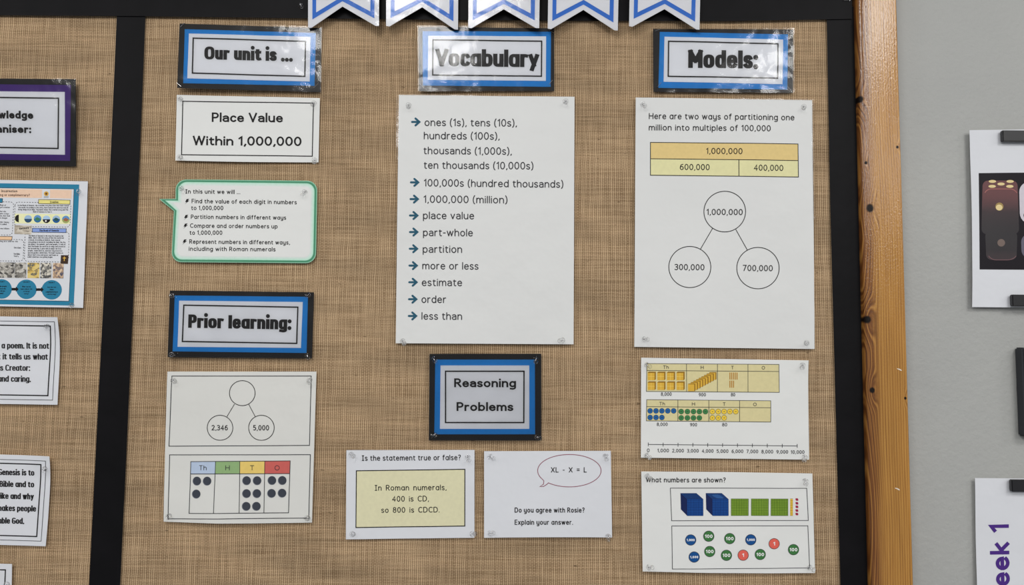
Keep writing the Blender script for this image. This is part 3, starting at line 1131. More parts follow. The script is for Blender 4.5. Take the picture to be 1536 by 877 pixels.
bub = Sheet('speech_bubble_sheet', 'white cut-out speech bubble with green edge listing what this unit covers', 'sheet', [(258, 269), (476, 271), (474, 395), (257, 393)], amp=0.0014)
bp = bub.build('paper', Draw().fill(bubble_poly(0)), flat('mint_paper', (136, 184, 158), 0.65), 0, thick=0.0003, smooth=True)
for k, nm, rgb in ((1.2, 'bubble_green', (74, 136, 106)), (3.9, 'bubble_mint', (168, 212, 190)), (5.2, 'bubble_pale', (190, 216, 203)), (7.0, 'bubble_pale_two', (201, 214, 208))):
    bub.build('green_edge', Draw().fill(bubble_poly(k)), flat(nm, rgb, 0.65), 0.00006 * k, bp, smooth=True)
bub.build('white_field', Draw().fill(bubble_poly(9.0)), PAPER, 0.00055, bp, smooth=True)
SCHOOL = dict(xh=0.74, gap=0.13, space=0.24)
for txt, x0, x1, y0, y1 in (('|n this unit we will ...', 278.6, 361, 290.6, 291.4), ('Find the value of each digit in numbers', 288, 445.6, 305, 306.8), ('to 1,000,000', 287.4, 335.6, 315.2, 315.4),
                            ('Partition numbers in different wa~s', 286.8, 429.6, 328.4, 329.8), ('Compare and order numbers up', 285.6, 416.9, 341.7, 342.9), ('to 1,000,000', 285, 334, 352.2, 352.3),
                            ('Represent numbers in different wa~s,', 284.5, 435.4, 365.6, 367), ('including with Roman numerals', 283.7, 413.8, 376.3, 377.2)):
    bub.line(txt, x0, x1, y0, 6.6, 1.08, y1, INK, bp, 0.0007, **SCHOOL)
for zx, zy in ((314, 268), (306, 390), (302, 456), (295, 578)):
    x, y = 220 + zx / 5.12, 250 + zy / 5.12
    bub.build('lightning_bullet', Draw().poly([(x - .8, y - 3.6), (x + 3.2, y - 4), (x + 1, y - 1.2), (x + 3.6, y - 1.6), (x - 3.6, y + 4.2), (x - .6, y + .7), (x - 3, y + 1)]), INK, 0.0007, bp)
pins(bub, 'green speech bubble', [('TL', (272, 282), (275, 285)), ('TR', (458, 288), (453, 292))])

# --- Prior learning worksheet
pr = Sheet('worksheet', 'white worksheet with part-whole circles and a place value counter table', 'worksheet', [(251.7, 557), (474.9, 557), (468.4, 783), (246.4, 781.5)], amp=0.0016, curls=[(330, 785, 0.004, 0.10)])
pp = pr.patch('paper', pr.c, paper_mat('warm_paper', (206, 206, 202)), 0, thick=0.0003, bow=(0, 0, 1.8, .8))
pr.build('box_line', Draw().quad_line([(258.5, 563.7), (467.2, 563.7), (464.6, 667.5), (254.1, 668.7)], 1.1), LINE_INK, 0.0003, pp)
pr.build('box_line', Draw().quad_line([(255, 681.7), (466, 681.4), (463.7, 776.3), (253.2, 777.2)], 1.1), LINE_INK, 0.0003, pp)
for x, y in ((364.1, 589.2), (330.6, 641.1), (392.8, 641.1)):
    pr.build('circle_line', Draw().ring(x, y, 19.2, 18.7, 1.0), INK, 0.0003, pp)
for a, b in (((352.5, 605.6), (341, 624.5)), ((373.6, 605.6), (383.6, 624.5))):
    pr.build('joining_line', Draw().ribbon([a, b], 0.9), INK, 0.0003, pp)
pr.line('2,346', 318.1, 342.3, 645, 8, 1.15, mat=INK, parent=pp)
pr.line('5,000', 380.5, 404.3, 645, 8, 1.15, mat=INK, parent=pp)
tc = [(287, 691.8), (435.8, 690.6), (433.4, 768.3), (285.2, 768.9)]
hx = [(287, 324, 360.5, 397.9, 435.8), (286.6, 323.5, 360.3, 397.5, 435.3)]
for i, (nm, rgb) in enumerate((('head_blue', (172, 187, 208)), ('head_green', (136, 166, 116)), ('head_yellow', (218, 190, 108)), ('head_red', (190, 94, 88)))):
    y0, y1 = 691.7 - i * .3, 710.2
    pr.build('table_heading', Draw().fill([(hx[0][i], y0), (hx[0][i + 1], y0), (hx[1][i + 1], y1), (hx[1][i], y1)]), flat(nm, rgb, 0.65), 0.0003, pp)
d = Draw().quad_line(tc, 1.0).ribbon([(286.6, 710.2), (435.2, 709.6)], 1.0)
for a, b in ((324, 322), (360.5, 359.9), (397.9, 396.7)):
    d.ribbon([(a, 691.3), (b, 768.6)], 0.9)
pr.build('table_grid', d, LINE_INK, 0.0004, pp)
for txt, x0, x1 in (('Th', 299.4, 310.8), ('H', 338.8, 345.3), ('T', 375.8, 382), ('O', 412.6, 420.2)):
    pr.line(txt, x0, x1, 704.8, 7.6, 0.95, parent=pp, off=0.0005)
COUNTER = flat('counter_grey', (60, 64, 73), 0.5)
RIM = flat('counter_rim', (118, 122, 130), 0.5)
for zx, zy in ((257, 610), (309, 610), (255, 675), (508, 608), (561, 608), (508, 673), (560, 673), (507, 737), (558, 737), (636, 607), (688, 607), (634, 672), (687, 671)):
    x, y = 220 + zx / 3.3733, 540 + zy / 3.3733
    o = pr.build('counter', Draw().disc(x, y, 6.5, 6.7), RIM, 0.0003, pp)
    pr.build('counter_face', Draw().disc(x + .4, y - .3, 6.0, 6.2), COUNTER, 0.00045, pp)
pins(pr, 'Prior learning worksheet', [('TL', (261, 570), (265, 573)), ('TR', (465, 569), (463, 574)), ('BL', (254, 774), (258, 770.5)), ('BR', (461, 776), (462, 777))])

# --- Vocabulary poster
vo = Sheet('vocabulary_poster', 'tall white poster listing vocabulary words beside dark teal arrows', 'poster', [(595.2, 142.4), (861.8, 145.2), (860.2, 516.2), (593.4, 514.6)], amp=0.0016, freq=5.0)
vp = vo.patch('paper', [(598.5, 142.6), (861.8, 145.2), (860.2, 516.2), (593.8, 514.6)], POSTER, 0, thick=0.0003)
vo.build('film_edge', Draw().fill([(594.6, 143), (599, 142.2), (598, 240), (594.4, 240)], 6), LAMINATE, 0.0002)
vo.build('film_edge', Draw().fill([(598, 141.2), (760, 142.8), (760, 144.4), (598, 143)], 6), LAMINATE, 0.0004)
VF = dict(xh=0.74, gap=0.125, space=0.22, desc=0.26)
for txt, x0, x1, y0, y1 in (('ones (1s), tens (10s),', 637, 775.3, 189.3, 190.1), ('hundreds (100s),', 635.8, 749.4, 209.2, 209.8), ('thous@nds (1,000s),', 635.4, 767.6, 231.6, 232.4), ('ten thous@nds (10,000s)', 635.8, 800, 253.4, 254.4),
                            ('100,000s (hundred thous@nds)', 636, 844.9, 280, 281.8), ('1,000,000 (million)', 635.6, 761.2, 304.6, 305.4), ('pl@ce v@lue', 634.8, 711.2, 329, 329.3), ('p@rt-whole', 634.8, 709.3, 354.4, 354.8),
                            ('p@rtition', 634.3, 693.2, 379.2, 379.5), ('more or less', 633.6, 717.7, 404, 404.6), ('estim@te', 632.9, 693.2, 429, 429.3), ('order', 632.4, 669.3, 454.3, 454.5), ('less th@n', 632.4, 693.2, 479.3, 479.7)):
    vo.line(txt, x0, x1, y0, 11.4, 1.4, y1, INK_GREY, vp, **VF)
TEAL = flat('arrow_teal', (40, 84, 104), 0.6)
for x, y in ((623.8, 183.1), (622.2, 273.8), (621.7, 298.9), (621, 323.5), (620.9, 348.2), (620.5, 373.1), (620, 398.3), (619.7, 423.2), (619.3, 448.6), (619, 473.7)):
    vo.build('arrow_bullet', Draw().ribbon([(x - 5.6, y), (x + 4, y)], 3.0, cap='round').ribbon([(x - .4, y - 5.2), (x + 5.4, y), (x - .4, y + 5.2)], 3.0, cap='round').poly([(x + 3, y - 1.6), (x + 7.4, y), (x + 3, y + 1.6)]), TEAL, 0.0004, vp)
pins(vo, 'vocabulary poster', [('TL', (613, 158), (613, 163.5)), ('TR', (848.5, 152), (848, 154)), ('BL', (604, 511), (607.5, 516.5)), ('BR', (844, 510), (838.5, 511))])

# --- Models poster
mo = Sheet('partition_poster', 'tall white poster with orange and yellow bar model above three linked circles', 'poster', [(953.4, 146.6), (1219.8, 150), (1221.8, 523.4), (951.2, 520)], amp=0.0016, freq=5.0)
mp = mo.patch('paper', [(953.4, 146.6), (1218, 150.4), (1221.4, 523.2), (951.2, 520)], POSTER, 0, thick=0.0003)
mo.build('film_edge', Draw().fill([(1215.5, 150), (1220.4, 150), (1221.6, 330), (1218.6, 330)], 6), LAMINATE, 0.0002)
mo.build('film_edge', Draw().fill([(1100, 147.2), (1219.8, 148.6), (1219.8, 151.4), (1100, 149.2)], 6), LAMINATE, 0.0004)
WR = dict(xh=0.75, gap=0.135, space=0.24)
mo.line('Here are two wa~s of partitioning one', 973, 1191, 179, 9.2, 1.2, 181, mat=INK, parent=mp, **WR)
mo.line('million into multiples of 100,000', 973, 1155.5, 196, 9.2, 1.2, 197.4, mat=INK, parent=mp, **WR)
mo.build('orange_bar', Draw().fill([(975.5, 213.8), (1196.5, 216.2), (1196.8, 241.1), (975.5, 238.2)]), flat('bar_orange', (212, 188, 128), 0.6), 0.0002, mp)
mo.build('yellow_bar', Draw().fill([(975.5, 238.2), (1107.6, 239.9), (1107.8, 264.6), (975.5, 262.9)]), flat('bar_yellow', (212, 208, 160), 0.6), 0.0002, mp)
mo.build('yellow_bar', Draw().fill([(1107.6, 239.9), (1196.8, 241.1), (1197, 265.7), (1107.8, 264.6)]), flat('bar_yellow', (212, 208, 160), 0.6), 0.0002, mp)
mo.build('bar_outline', Draw().quad_line([(975.5, 213.8), (1196.5, 216.2), (1197, 265.7), (975.5, 262.9)], 1.1).ribbon([(975.5, 238.2), (1196.8, 241.1)], 1.1).ribbon([(1107.6, 239.9), (1107.8, 264.5)], 1.1), INK, 0.0003, mp)
for x, y, r in ((1086.8, 317.4, 30.6), (1034.4, 400.4, 31), (1136.6, 402, 31.2)):
    mo.build('circle_line', Draw().ring(x, y, r + .5, r - .2, 1.1, 64), INK, 0.0003, mp)
for a, b in (((1068.9, 342), (1050.2, 374)), ((1103.3, 344), (1120.8, 375))):
    mo.build('joining_line', Draw().ribbon([a, b], 1.0), INK, 0.0003, mp)
for txt, x0, x1, y0, y1 in (('1,000,000', 1058.8, 1113, 231.2, 231.8), ('600,000', 1019.4, 1064, 255.2, 255.6), ('400,000', 1130, 1174.2, 256.4, 256.8), ('1,000,000', 1059.6, 1113.6, 322.4, 322.8), ('300,000', 1011.5, 1056.3, 405, 405.4), ('700,000', 1113.8, 1158.7, 406.4, 406.8)):
    mo.line(txt, x0, x1, y0, 9.2, 1.2, y1, mat=INK, parent=mp)
pins(mo, 'partitioning poster', [('TL', (964, 157), (968, 160)), ('TR', (1205, 160.5), (1205, 164)), ('BL', (965.5, 508.5), (972, 509)), ('BR', (1209, 514), (1210, 515))])

# --- place value charts sheet
ch = Sheet('chart_sheet', 'white sheet with two pale yellow place value charts and a number line', 'worksheet', [(961.6, 536.2), (1211.3, 540.2), (1212.8, 688.8), (961.2, 686)], amp=0.0014, curls=[(1212, 540, 0.003, 0.05)])
cp = ch.patch('paper', ch.c, PAPER, 0, thick=0.0003)
CREAM = flat('chart_cream', (204, 194, 148), 0.65)
Zx, Zy = (lambda v: 940 + v / 4.873), (lambda v: 520 + v / 4.873)
for c4, hl, dv, nm in (([(970.2, 545), (1167.8, 546.3), (1168.4, 588.1), (969.3, 586.7)], (555.3, 556.9), (1029.5, 1075.6, 1121.4), 'chart_fill'),
                       ([(969.8, 599), (1155.5, 600.7), (1155.5, 632.5), (969.3, 630.8)], (609.5, 611.1), (1016.5, 1062.7, 1108.9), 'chart_fill')):
    ch.build(nm, Draw().fill(c4), CREAM, 0.0002, cp)
    dd = Draw().quad_line(c4, 0.8).ribbon([(c4[0][0], hl[0]), (c4[1][0], hl[1])], 0.8)
    for x in dv:
        f = (x - c4[0][0]) / (c4[1][0] - c4[0][0])
        dd.ribbon([(x, c4[0][1] + f * 1.5), (x, c4[3][1] + f * 1.5)], 0.8)
    ch.build('chart_grid', dd, LINE_INK, 0.0003, cp)
for txt, a, b, y in (('Th', 265, 306, 161), ('H', 539, 561, 163), ('T', 761, 780, 164), ('O', 984, 1008, 165), ('Th', 237, 278, 427), ('H', 474, 497, 429), ('T', 700, 720, 430), ('O', 921, 947, 432),
                     ('8,000', 249, 327, 357), ('900', 525, 576, 361), ('80', 759, 790, 361), ('8,000', 219, 298, 577), ('900', 462, 512, 580), ('80', 696, 732, 580)):
    ch.line(txt, Zx(a), Zx(b), Zy(y), 5.2, 0.75, parent=cp)
CUBE_F, CUBE_T, CUBE_L = flat('cube_front', (206, 164, 62), 0.6), flat('cube_top', (140, 104, 36), 0.6), flat('cube_line', (226, 196, 104), 0.6)
for r in range(2):
    for k in range(4):
        x0, y0 = Zx(153 + k * 70), Zy(187 + r * 71)
        a = ch.build('thousand_cube', Draw().poly([(x0, y0), (x0 + 1.8, y0 - 1.3), (x0 + 12.2, y0 - 1.3), (x0 + 12.2, y0 + 10), (x0 + 10.4, y0 + 11.6), (x0, y0 + 11.6)]), CUBE_T, 0.0003, cp)
        ch.build('cube_front', Draw().poly([(x0, y0 + .7), (x0 + 10.2, y0 + .7), (x0 + 10.2, y0 + 11.6), (x0, y0 + 11.6)]), CUBE_F, 0.0004, cp)
        ch.build('cube_line', Draw().ribbon([(x0 + 5.1, y0 + .7), (x0 + 5.1, y0 + 11.6)], .5).ribbon([(x0, y0 + 6), (x0 + 10.2, y0 + 6)], .5), CUBE_L, 0.00045, cp)
for k in range(8, -1, -1):
    x0, y0 = Zx(446 + k * 19.3), Zy(272 - k * 10.4)
    o = 0.0003 + (8 - k) * 0.00002
    ch.build('hundred_plate', Draw().poly([(x0, y0), (x0 + 1, y0 - 1), (x0 + 11, y0 - 1), (x0 + 11, y0 + 9.6), (x0 + 9.8, y0 + 10.6), (x0, y0 + 10.6)]), CUBE_T, o, cp)
    ch.build('hundred_plate', Draw().poly([(x0, y0 + .2), (x0 + 9.4, y0 + .2), (x0 + 9.4, y0 + 10.4), (x0, y0 + 10.4)]), CUBE_F, o + 0.00001, cp)
for k in range(8):
    x0, y0 = Zx(748 + (k % 5) * 13), Zy(187 if k < 5 else 246)
    ch.build('ten_rod', Draw().poly([(x0, y0), (x0 + 1.5, y0), (x0 + 1.5, y0 + 10.6), (x0, y0 + 10.6)]), flat('rod_brown', (170, 124, 52), 0.6), 0.0003, cp)
CB, CG, CY, CR = flat('counter_blue', (34, 92, 152), 0.6), flat('counter_green', (62, 124, 72), 0.6), flat('counter_yellow', (228, 190, 66), 0.6), flat('counter_red', (212, 96, 84), 0.6)
for xs, ys, m in (((170, 213, 256, 299, 342), ((467, 5), (515, 3)), CB), ((397, 442, 486, 529, 573), ((472, 5), (518, 4)), CG), ((624, 667, 710, 752, 795), ((472, 5), (518, 3)), CY)):
    for y, n in ys:
        for x in xs[:n]:
            ch.build('counter', Draw().disc(Zx(x), Zy(y), 4.1, n=20), LINE_INK, 0.0003, cp)
            ch.build('counter_face', Draw().disc(Zx(x), Zy(y), 3.6, n=20), m, 0.0004, cp)
            ch.build('counter_mark', Draw().ribbon([(Zx(x - 7), Zy(y)), (Zx(x + 7), Zy(y))] if m is not CY else [(Zx(x - 4), Zy(y)), (Zx(x + 4), Zy(y))], 0.9), INK_GREY, 0.0005, cp)
nl = Draw().ribbon([(972.2, 666.1), (1194.9, 668.2)], 0.9)
for k in range(11):
    x, y = 972.2 + 22.27 * k, 666.1 + .21 * k
    nl.ribbon([(x, y - 2.8), (x, y + 2.8)], 0.9)
    txt = '0' if k == 0 else ('%d,000' % k)
    wd = 4 if k == 0 else (17.4 if k < 10 else 20.5)
    off = 0 if k < 10 else 0.6
    ch.line(txt, x - wd / 2 + off, x + wd / 2 + off, 677.6 + .24 * k, 5.4, 0.8, parent=cp)
ch.build('number_line', nl, LINE_INK, 0.0003, cp)
pins(ch, 'place value charts sheet', [('TL', (969, 546.5), (976, 550.5)), ('TR', (1202.5, 547), (1203, 552.5)), ('BL', (969, 682), (976, 687)), ('BR', (1206, 684.5), (1206, 691))])

# --- What numbers are shown sheet
wn = Sheet('question_sheet', 'white sheet asking What numbers are shown with blue cubes and round counters', 'worksheet', [(961.7, 706.6), (1218, 709.6), (1222.2, 858.8), (963.8, 856.4)], amp=0.0016)
wp = wn.patch('paper', wn.c, PAPER, 0, thick=0.0003, bow=(.6, 0, 1.2, 0))
Zx, Zy = (lambda v: 940 + v / 4.873), (lambda v: 690 + v / 4.873)
wn.line('What numbers are shown?', 968.7, 1088.2, 722.8, 7.6, 1.1, 723.2, mat=INK, parent=wp, **WR)
wn.build('box_line', Draw().quad_line([(1005.3, 731.5), (1209.4, 731.7), (1211.9, 779.9), (1007.1, 780.3)], 0.9), LINE_INK, 0.0003, wp)
wn.build('box_line', Draw().quad_line([(1007.3, 788.1), (1211.3, 787.9), (1214, 851.1), (1008.3, 852.7)], 0.9), LINE_INK, 0.0003, wp)
NAVY, NAVYD, NAVYL = flat('cube_blue', (26, 76, 146), 0.6), flat('cube_dark_blue', (24, 36, 78), 0.6), flat('cube_grid_blue', (14, 34, 84), 0.6)
TOPB = flat('cube_top_blue', (44, 84, 140), 0.6)
for fx in (440, 625):
    a, b, e, f_ = (Zx(fx), Zy(283)), (Zx(fx + 117), Zy(283)), (Zx(fx - 48), Zy(240)), (Zx(fx + 68), Zy(240))
    c, dd = (Zx(fx + 117), Zy(403)), (Zx(fx), Zy(403))
    wn.build('thousand_cube', Draw().poly([e, a, dd, (Zx(fx - 45), Zy(357))]), NAVYD, 0.0003, wp)
    wn.build('cube_top', Draw().poly([e, f_, b, a]), TOPB, 0.0003, wp)
    wn.build('cube_front', Draw().poly([a, b, c, dd]), NAVY, 0.0003, wp)
    g = Draw()
    for k in range(11):
        t = k / 10
        g.ribbon([(a[0] + (b[0] - a[0]) * t, a[1]), (a[0] + (b[0] - a[0]) * t, c[1])], .55)
        g.ribbon([(a[0], a[1] + (c[1] - a[1]) * t), (b[0], a[1] + (c[1] - a[1]) * t)], .55)
        g.ribbon([(e[0] + (f_[0] - e[0]) * t, e[1]), (a[0] + (b[0] - a[0]) * t, a[1])], .45)
        g.ribbon([(e[0] + (a[0] - e[0]) * t, e[1] + (a[1] - e[1]) * t), (f_[0] + (b[0] - f_[0]) * t, f_[1] + (b[1] - f_[1]) * t)], .4)
    wn.build('cube_grid', g, NAVYL, 0.0004, wp)
GRN, GRND = flat('plate_green', (124, 156, 54), 0.6), flat('plate_grid_green', (64, 92, 28), 0.6)
for x0, x1 in ((763, 887), (910, 1033), (1053, 1175)):
    c4 = [(Zx(x0), Zy(281)), (Zx(x1), Zy(281)), (Zx(x1), Zy(402)), (Zx(x0), Zy(402))]
    wn.build('hundred_plate', Draw().poly(c4), GRN, 0.0003, wp)
    g = Draw().quad_line(c4, .8)
    for k in range(1, 10):
        t = k / 10
        g.ribbon([(Zx(x0 + (x1 - x0) * t), Zy(281)), (Zx(x0 + (x1 - x0) * t), Zy(402))], .6)
        g.ribbon([(Zx(x0), Zy(281 + 121 * t)), (Zx(x1), Zy(281 + 121 * t))], .6)
    wn.build('plate_grid', g, GRND, 0.0004, wp)
wn.build('ten_rod', Draw().poly([(Zx(1192), Zy(280)), (Zx(1211), Zy(280)), (Zx(1212), Zy(402)), (Zx(1193), Zy(402))]), flat('rod_yellow', (222, 186, 70), 0.6), 0.0003, wp)
g = Draw()
for k in range(11):
    g.ribbon([(Zx(1192), Zy(280 + 12.2 * k)), (Zx(1212), Zy(280 + 12.2 * k))], .6)
wn.build('rod_grid', g, flat('rod_grid_ink', (120, 86, 30), 0.6), 0.0004, wp)
for y in (285, 312, 338, 365, 391):
    wn.build('unit_cube', Draw().poly([(Zx(1231), Zy(y - 9)), (Zx(1246), Zy(y - 9)), (Zx(1251), Zy(y - 3)), (Zx(1251), Zy(y + 9)), (Zx(1236), Zy(y + 9)), (Zx(1231), Zy(y + 3))]), flat('unit_crimson', (150, 40, 66), 0.6), 0.0003, wp)
WHITE_INK = flat('white_print', (226, 228, 224), 0.6)
CB2, CG2 = flat('disc_blue', (24, 74, 132), 0.6), flat('disc_green', (60, 112, 62), 0.6)
for x, y, m, txt in ((466, 580, CB2, '1,000'), (598, 553, CG2, '100'), (751, 570, CG2, '100'), (905, 579, CB2, '1,000'), (1076, 608, CR, '1'), (1217, 651, CG2, '100'),
                     (605, 664, CG2, '100'), (491, 704, CB2, '1,000'), (727, 692, CG2, '100'), (849, 691, CR, '1'), (974, 686, CG2, '100')):
    X, Y = Zx(x), Zy(y)
    wn.build('counter', Draw().ring(X, Y, 7.9, 7.9, .7, 28), LINE_INK, 0.0004, wp)
    wn.build('counter_face', Draw().disc(X, Y, 7.9, n=28), m, 0.0003, wp)
    wd, cap, t = {'1': (3, 5.4, 1.2), '100': (11.5, 5.2, 1.15), '1,000': (12, 3.6, .85)}[txt]
    wn.line(txt, X - wd / 2, X + wd / 2, Y + cap / 2, cap, t, mat=WHITE_INK, parent=wp, off=0.0005, gap=.12)
pins(wn, 'What numbers are shown sheet', [('TL', (970, 713), (976, 718)), ('TR', (1207, 720), (1209, 726.5)), ('BL', (972, 850), (979.5, 851)), ('BR', (1213.5, 850), (1221, 854.5))])

# --- true or false sheet
tf = Sheet('statement_sheet', 'white sheet with a pale yellow box about Roman numerals, true or false', 'worksheet', [(519.9, 674.7), (711.9, 674.3), (711.7, 806), (519.1, 808.2)], amp=0.0014)
tp = tf.patch('paper', tf.c, PAPER_COOL, 0, thick=0.0003)
tf.line('|s the statement true or false?', 543, 691.4, 690.7, 8.3, 1.15, 689.6, mat=INK, parent=tp, **WR)
yb = [(534.9, 705.6), (697.4, 703.3), (697.2, 788.4), (534.3, 790.4)]
tf.build('yellow_box', Draw().fill(yb), flat('box_yellow', (208, 204, 170), 0.65), 0.0002, tp)
tf.build('box_line', Draw().quad_line(yb, 1.4), INK, 0.0003, tp)
COMIC = dict(xh=0.74, gap=0.15, space=0.42)
for txt, x0, x1, y0, y1 in (('|n Roman numerals,', 562.4, 670, 735.4, 734.6), ('400 is CD,', 588.6, 643.5, 751.8, 751.4), ('so 800 is CDCD.', 572.3, 659.4, 768.6, 768)):
    tf.line(txt, x0, x1, y0, 8.6, 1.15, y1, mat=INK, parent=tp, **COMIC)
pins(tf, 'true or false sheet', [('TL', (527, 681), (531, 684.5)), ('TR', (701.5, 684.5), (703, 691)), ('BL', (529, 800), (530, 801)), ('BR', (708, 800), (714.5, 800))])

# --- do you agree sheet
ro = Sheet('reasoning_sheet', 'white sheet with a thin maroon speech oval reading XL - X = L', 'worksheet', [(726.2, 676.3), (916, 675.6), (917.9, 805.5), (726.2, 806)], amp=0.0014)
rp = ro.patch('paper', ro.c, PAPER_COOL, 0, thick=0.0003, bow=(0, 0, -.8, 0))
el = []
for k in range(61):
    a = math.radians(148 - 348 * k / 60)
    el.append((853.9 + 47.5 * math.cos(a), 705.3 + 24.2 * math.sin(a)))
el = [(853.9 + 47.5 * math.cos(math.radians(131 - 343 * k / 70)), 705.3 + 24.2 * math.sin(math.radians(131 - 343 * k / 70))) for k in range(71)]
el = el + [(815.7, 720.5), (815.2, 725.5), (809.8, 729.2), (815.5, 728.8), (820.5, 725.6), (822.6, 723.4)]
ro.build('speech_oval', Draw().ribbon(el, 1.0, True), flat('maroon_ink', (134, 78, 92), 0.6), 0.0003, rp)
ro.line('XL - X = L', 826.3, 880, 708, 8, 1.15, mat=INK, parent=rp, **COMIC)
ro.line('Do ~ou agree with Rosie?', 772, 876.7, 768, 7.7, 1.2, mat=INK, parent=rp, **WR)
ro.line('Explain ~our answer.', 772, 859.3, 786.2, 7.7, 1.2, mat=INK, parent=rp, **WR)
pins(ro, 'sheet with the maroon speech oval', [('TL', (735, 684), (741, 688)), ('TR', (908, 682.5), (910, 689.5)), ('BL', (735, 799), (741, 799)), ('BR', (912, 803), (912, 810))])

# ================================================================== LEFT-HAND DISPLAY
# --- knowledge organiser sheet
ko = Sheet('organiser_sheet', 'crowded printed sheet with teal frame, small pictures and linked teal circles', 'sheet', [(-135, 267.8), (132.2, 272), (125.3, 461.6), (-142, 456.6)], amp=0.0014)
kp = ko.patch('paper', ko.c, PAPER_COOL, 0, thick=0.0003)
TEALF = flat('frame_teal', (42, 120, 152), 0.6)
ko.build('teal_frame', Draw().fill([(-128, 273), (119.3, 276.8), (111.4, 458.2), (-136, 453.6)]), TEALF, 0.0002, kp)
ko.build('white_field', Draw().fill([(-121, 280), (111.4, 283.5), (104.2, 451.6), (-129, 447)]), PAPER_COOL, 0.0003, kp)
ko.build('frame_line', Draw().quad_line([(-121, 280), (111.4, 283.5), (104.2, 451.6), (-129, 447)], 0.6), INK, 0.0004, kp)
PEACH = flat('peach_band', (224, 192, 168), 0.6)
ko.build('peach_band', Draw().fill([(-118, 281.5), (63.8, 284.2), (63.3, 297), (-119, 294.4)]), PEACH, 0.00036, kp)
ko.build('peach_band', Draw().fill([(75.6, 284.4), (108.2, 285), (107.6, 297.8), (75.2, 297.2)]), PEACH, 0.00036, kp)
T3 = dict(segs=3, gap=.17)
ko.line('- Incarnation', 0, 26.8, 288.4, 3.8, .62, 288.6, INK, kp, 0.0005, **T3)
ko.line('ing or complimentary?', 0, 45.4, 294.2, 3.8, .62, 294.6, flat('brown_ink', (96, 66, 52), .6), kp, 0.0005, **T3)
ko.build('rosette', Draw().disc(70, 290.6, 3.6, n=16), flat('rosette_gold', (206, 164, 76), .6), 0.0005, kp)
ko.build('rosette', Draw().disc(70, 290.6, 1.9, n=14), flat('rosette_brown', (116, 78, 38), .6), 0.00055, kp)
ko.build('rosette', Draw().poly([(66.5, 294), (73.4, 294), (73.2, 297), (66.2, 297)]), flat('rosette_grey', (170, 174, 180), .6), 0.00045, kp)


def tab(c4, nm, rgb, txt=None, x0=0, x1=0, y=0, cap=3.0):
    ko.build('title_tab', Draw().fill(c4), flat(nm, rgb, .6), 0.0005, kp)
    ko.build('tab_line', Draw().quad_line(c4, .7), INK, 0.00056, kp)
    if txt:
        ko.line(txt, x0, x1, y, cap, .6, None, INK, kp, 0.0006, **T3)


tab([(58.6, 299.4), (105.6, 300.2), (105.3, 306.3), (58.4, 305.4)], 'tab_yellow', (228, 212, 130), 'Creation', 75.6, 88, 304.5)
tab([(49.6, 342.2), (100.2, 343), (99.8, 348.9), (49.4, 348.2)], 'tab_blue', (128, 152, 208), 'The Book of Genesis', 60, 89, 347.2)
tab([(-70, 297), (4.8, 298), (4.6, 304), (-70, 303)], 'tab_teal', (42, 120, 152))
tab([(-70, 353.6), (19.4, 354.8), (18.8, 360.2), (-70, 359)], 'tab_peach', (226, 186, 150))
for c4 in ([(23.4, 303.2), (106.8, 304.4), (105.6, 340.6), (22.4, 339.4)], [(38.6, 347), (104.6, 348), (103.2, 393.2), (37.6, 392)], [(-80, 302), (21.4, 303), (19.6, 352.6), (-80, 351.6)], [(-80, 358), (36.8, 359.4), (35.8, 391.6), (-80, 390.4)]):
    q = rounded(c4, 5, 4)
    ko.build('dashed_box', Draw().dashes(q + [q[0]], .7, 2.2, 1.8), INK, 0.00045, kp)
T2 = dict(segs=2, gap=.2, ends=None)
for txt, x0, x1, y in (('|n the Book of Genesis, the creation stor~ describes how God created', 27.2, 103.8, 309.2), ('the world. According to the stor~, God created the universe and all', 28.4, 102.6, 312.4),
                       ('living things in six da~s. You learnt about the creation stor~ and The', 28, 102.6, 315.5), ('Book of Genesis in Year 4.', 50.2, 78.7, 318.8),
                       ('The Book of Genesis is the ver~ first book in the', 44, 95.8, 354.8), ('Bible, and it tells the stor~ of how the world was', 43.8, 96.6, 357.8), ('created. According to Genesis, God created', 43.6, 90.9, 361),
                       ('ever~thing in the world, including the land, the sk~,', 43.4, 99.3, 364.2), ('the plants, the animals, and even people. |t tells us', 43.2, 99, 367.4), ('that God made the world in six da~s and rested on', 43, 98.6, 370.6),
                       ('the seventh da~. |t also tells us about the first', 42.9, 92.6, 373.8), ('people, Adam and Eve, and how the~ lived in a', 42.8, 94, 377), ('special garden called Eden. The book teaches us', 42.7, 95.3, 380.2),
                       ("about God's love and power and helps us", 42.6, 87.9, 383.4), ('understand how ever~thing began.', 42.4, 79.9, 386.4),
                       ('Book of', 1, 10, 308.8), ('stor~ of creation', -4, 15.5, 312), ('that the', 0, 10, 318.2), ('make other', -1, 14.6, 321.6), ('times that God', -2, 15.8, 324.8), ('is no longer', -3, 12.4, 328),
                       ('another theor~', -3, 14.4, 334.2), ('and is called', -3, 11, 337.4), ('this even follows', -5, 15, 343.8), ('like the~ are said as the', -6, 27.8, 363), ('Christians', 22, 32.6, 372.6), ('The Bible', 21.6, 31, 382), ("God's", 22, 29, 385.2)):
    ko.line(txt, x0, x1, y, 2.5, .42, y + .3, INK_GREY, kp, 0.0005, **T2)
ko.build('yellow_band', Draw().fill([(23.4, 320.4), (106.2, 321.4), (105.6, 336), (22.8, 335)]), flat('band_pale_yellow', (230, 226, 176), .6), 0.00036, kp)


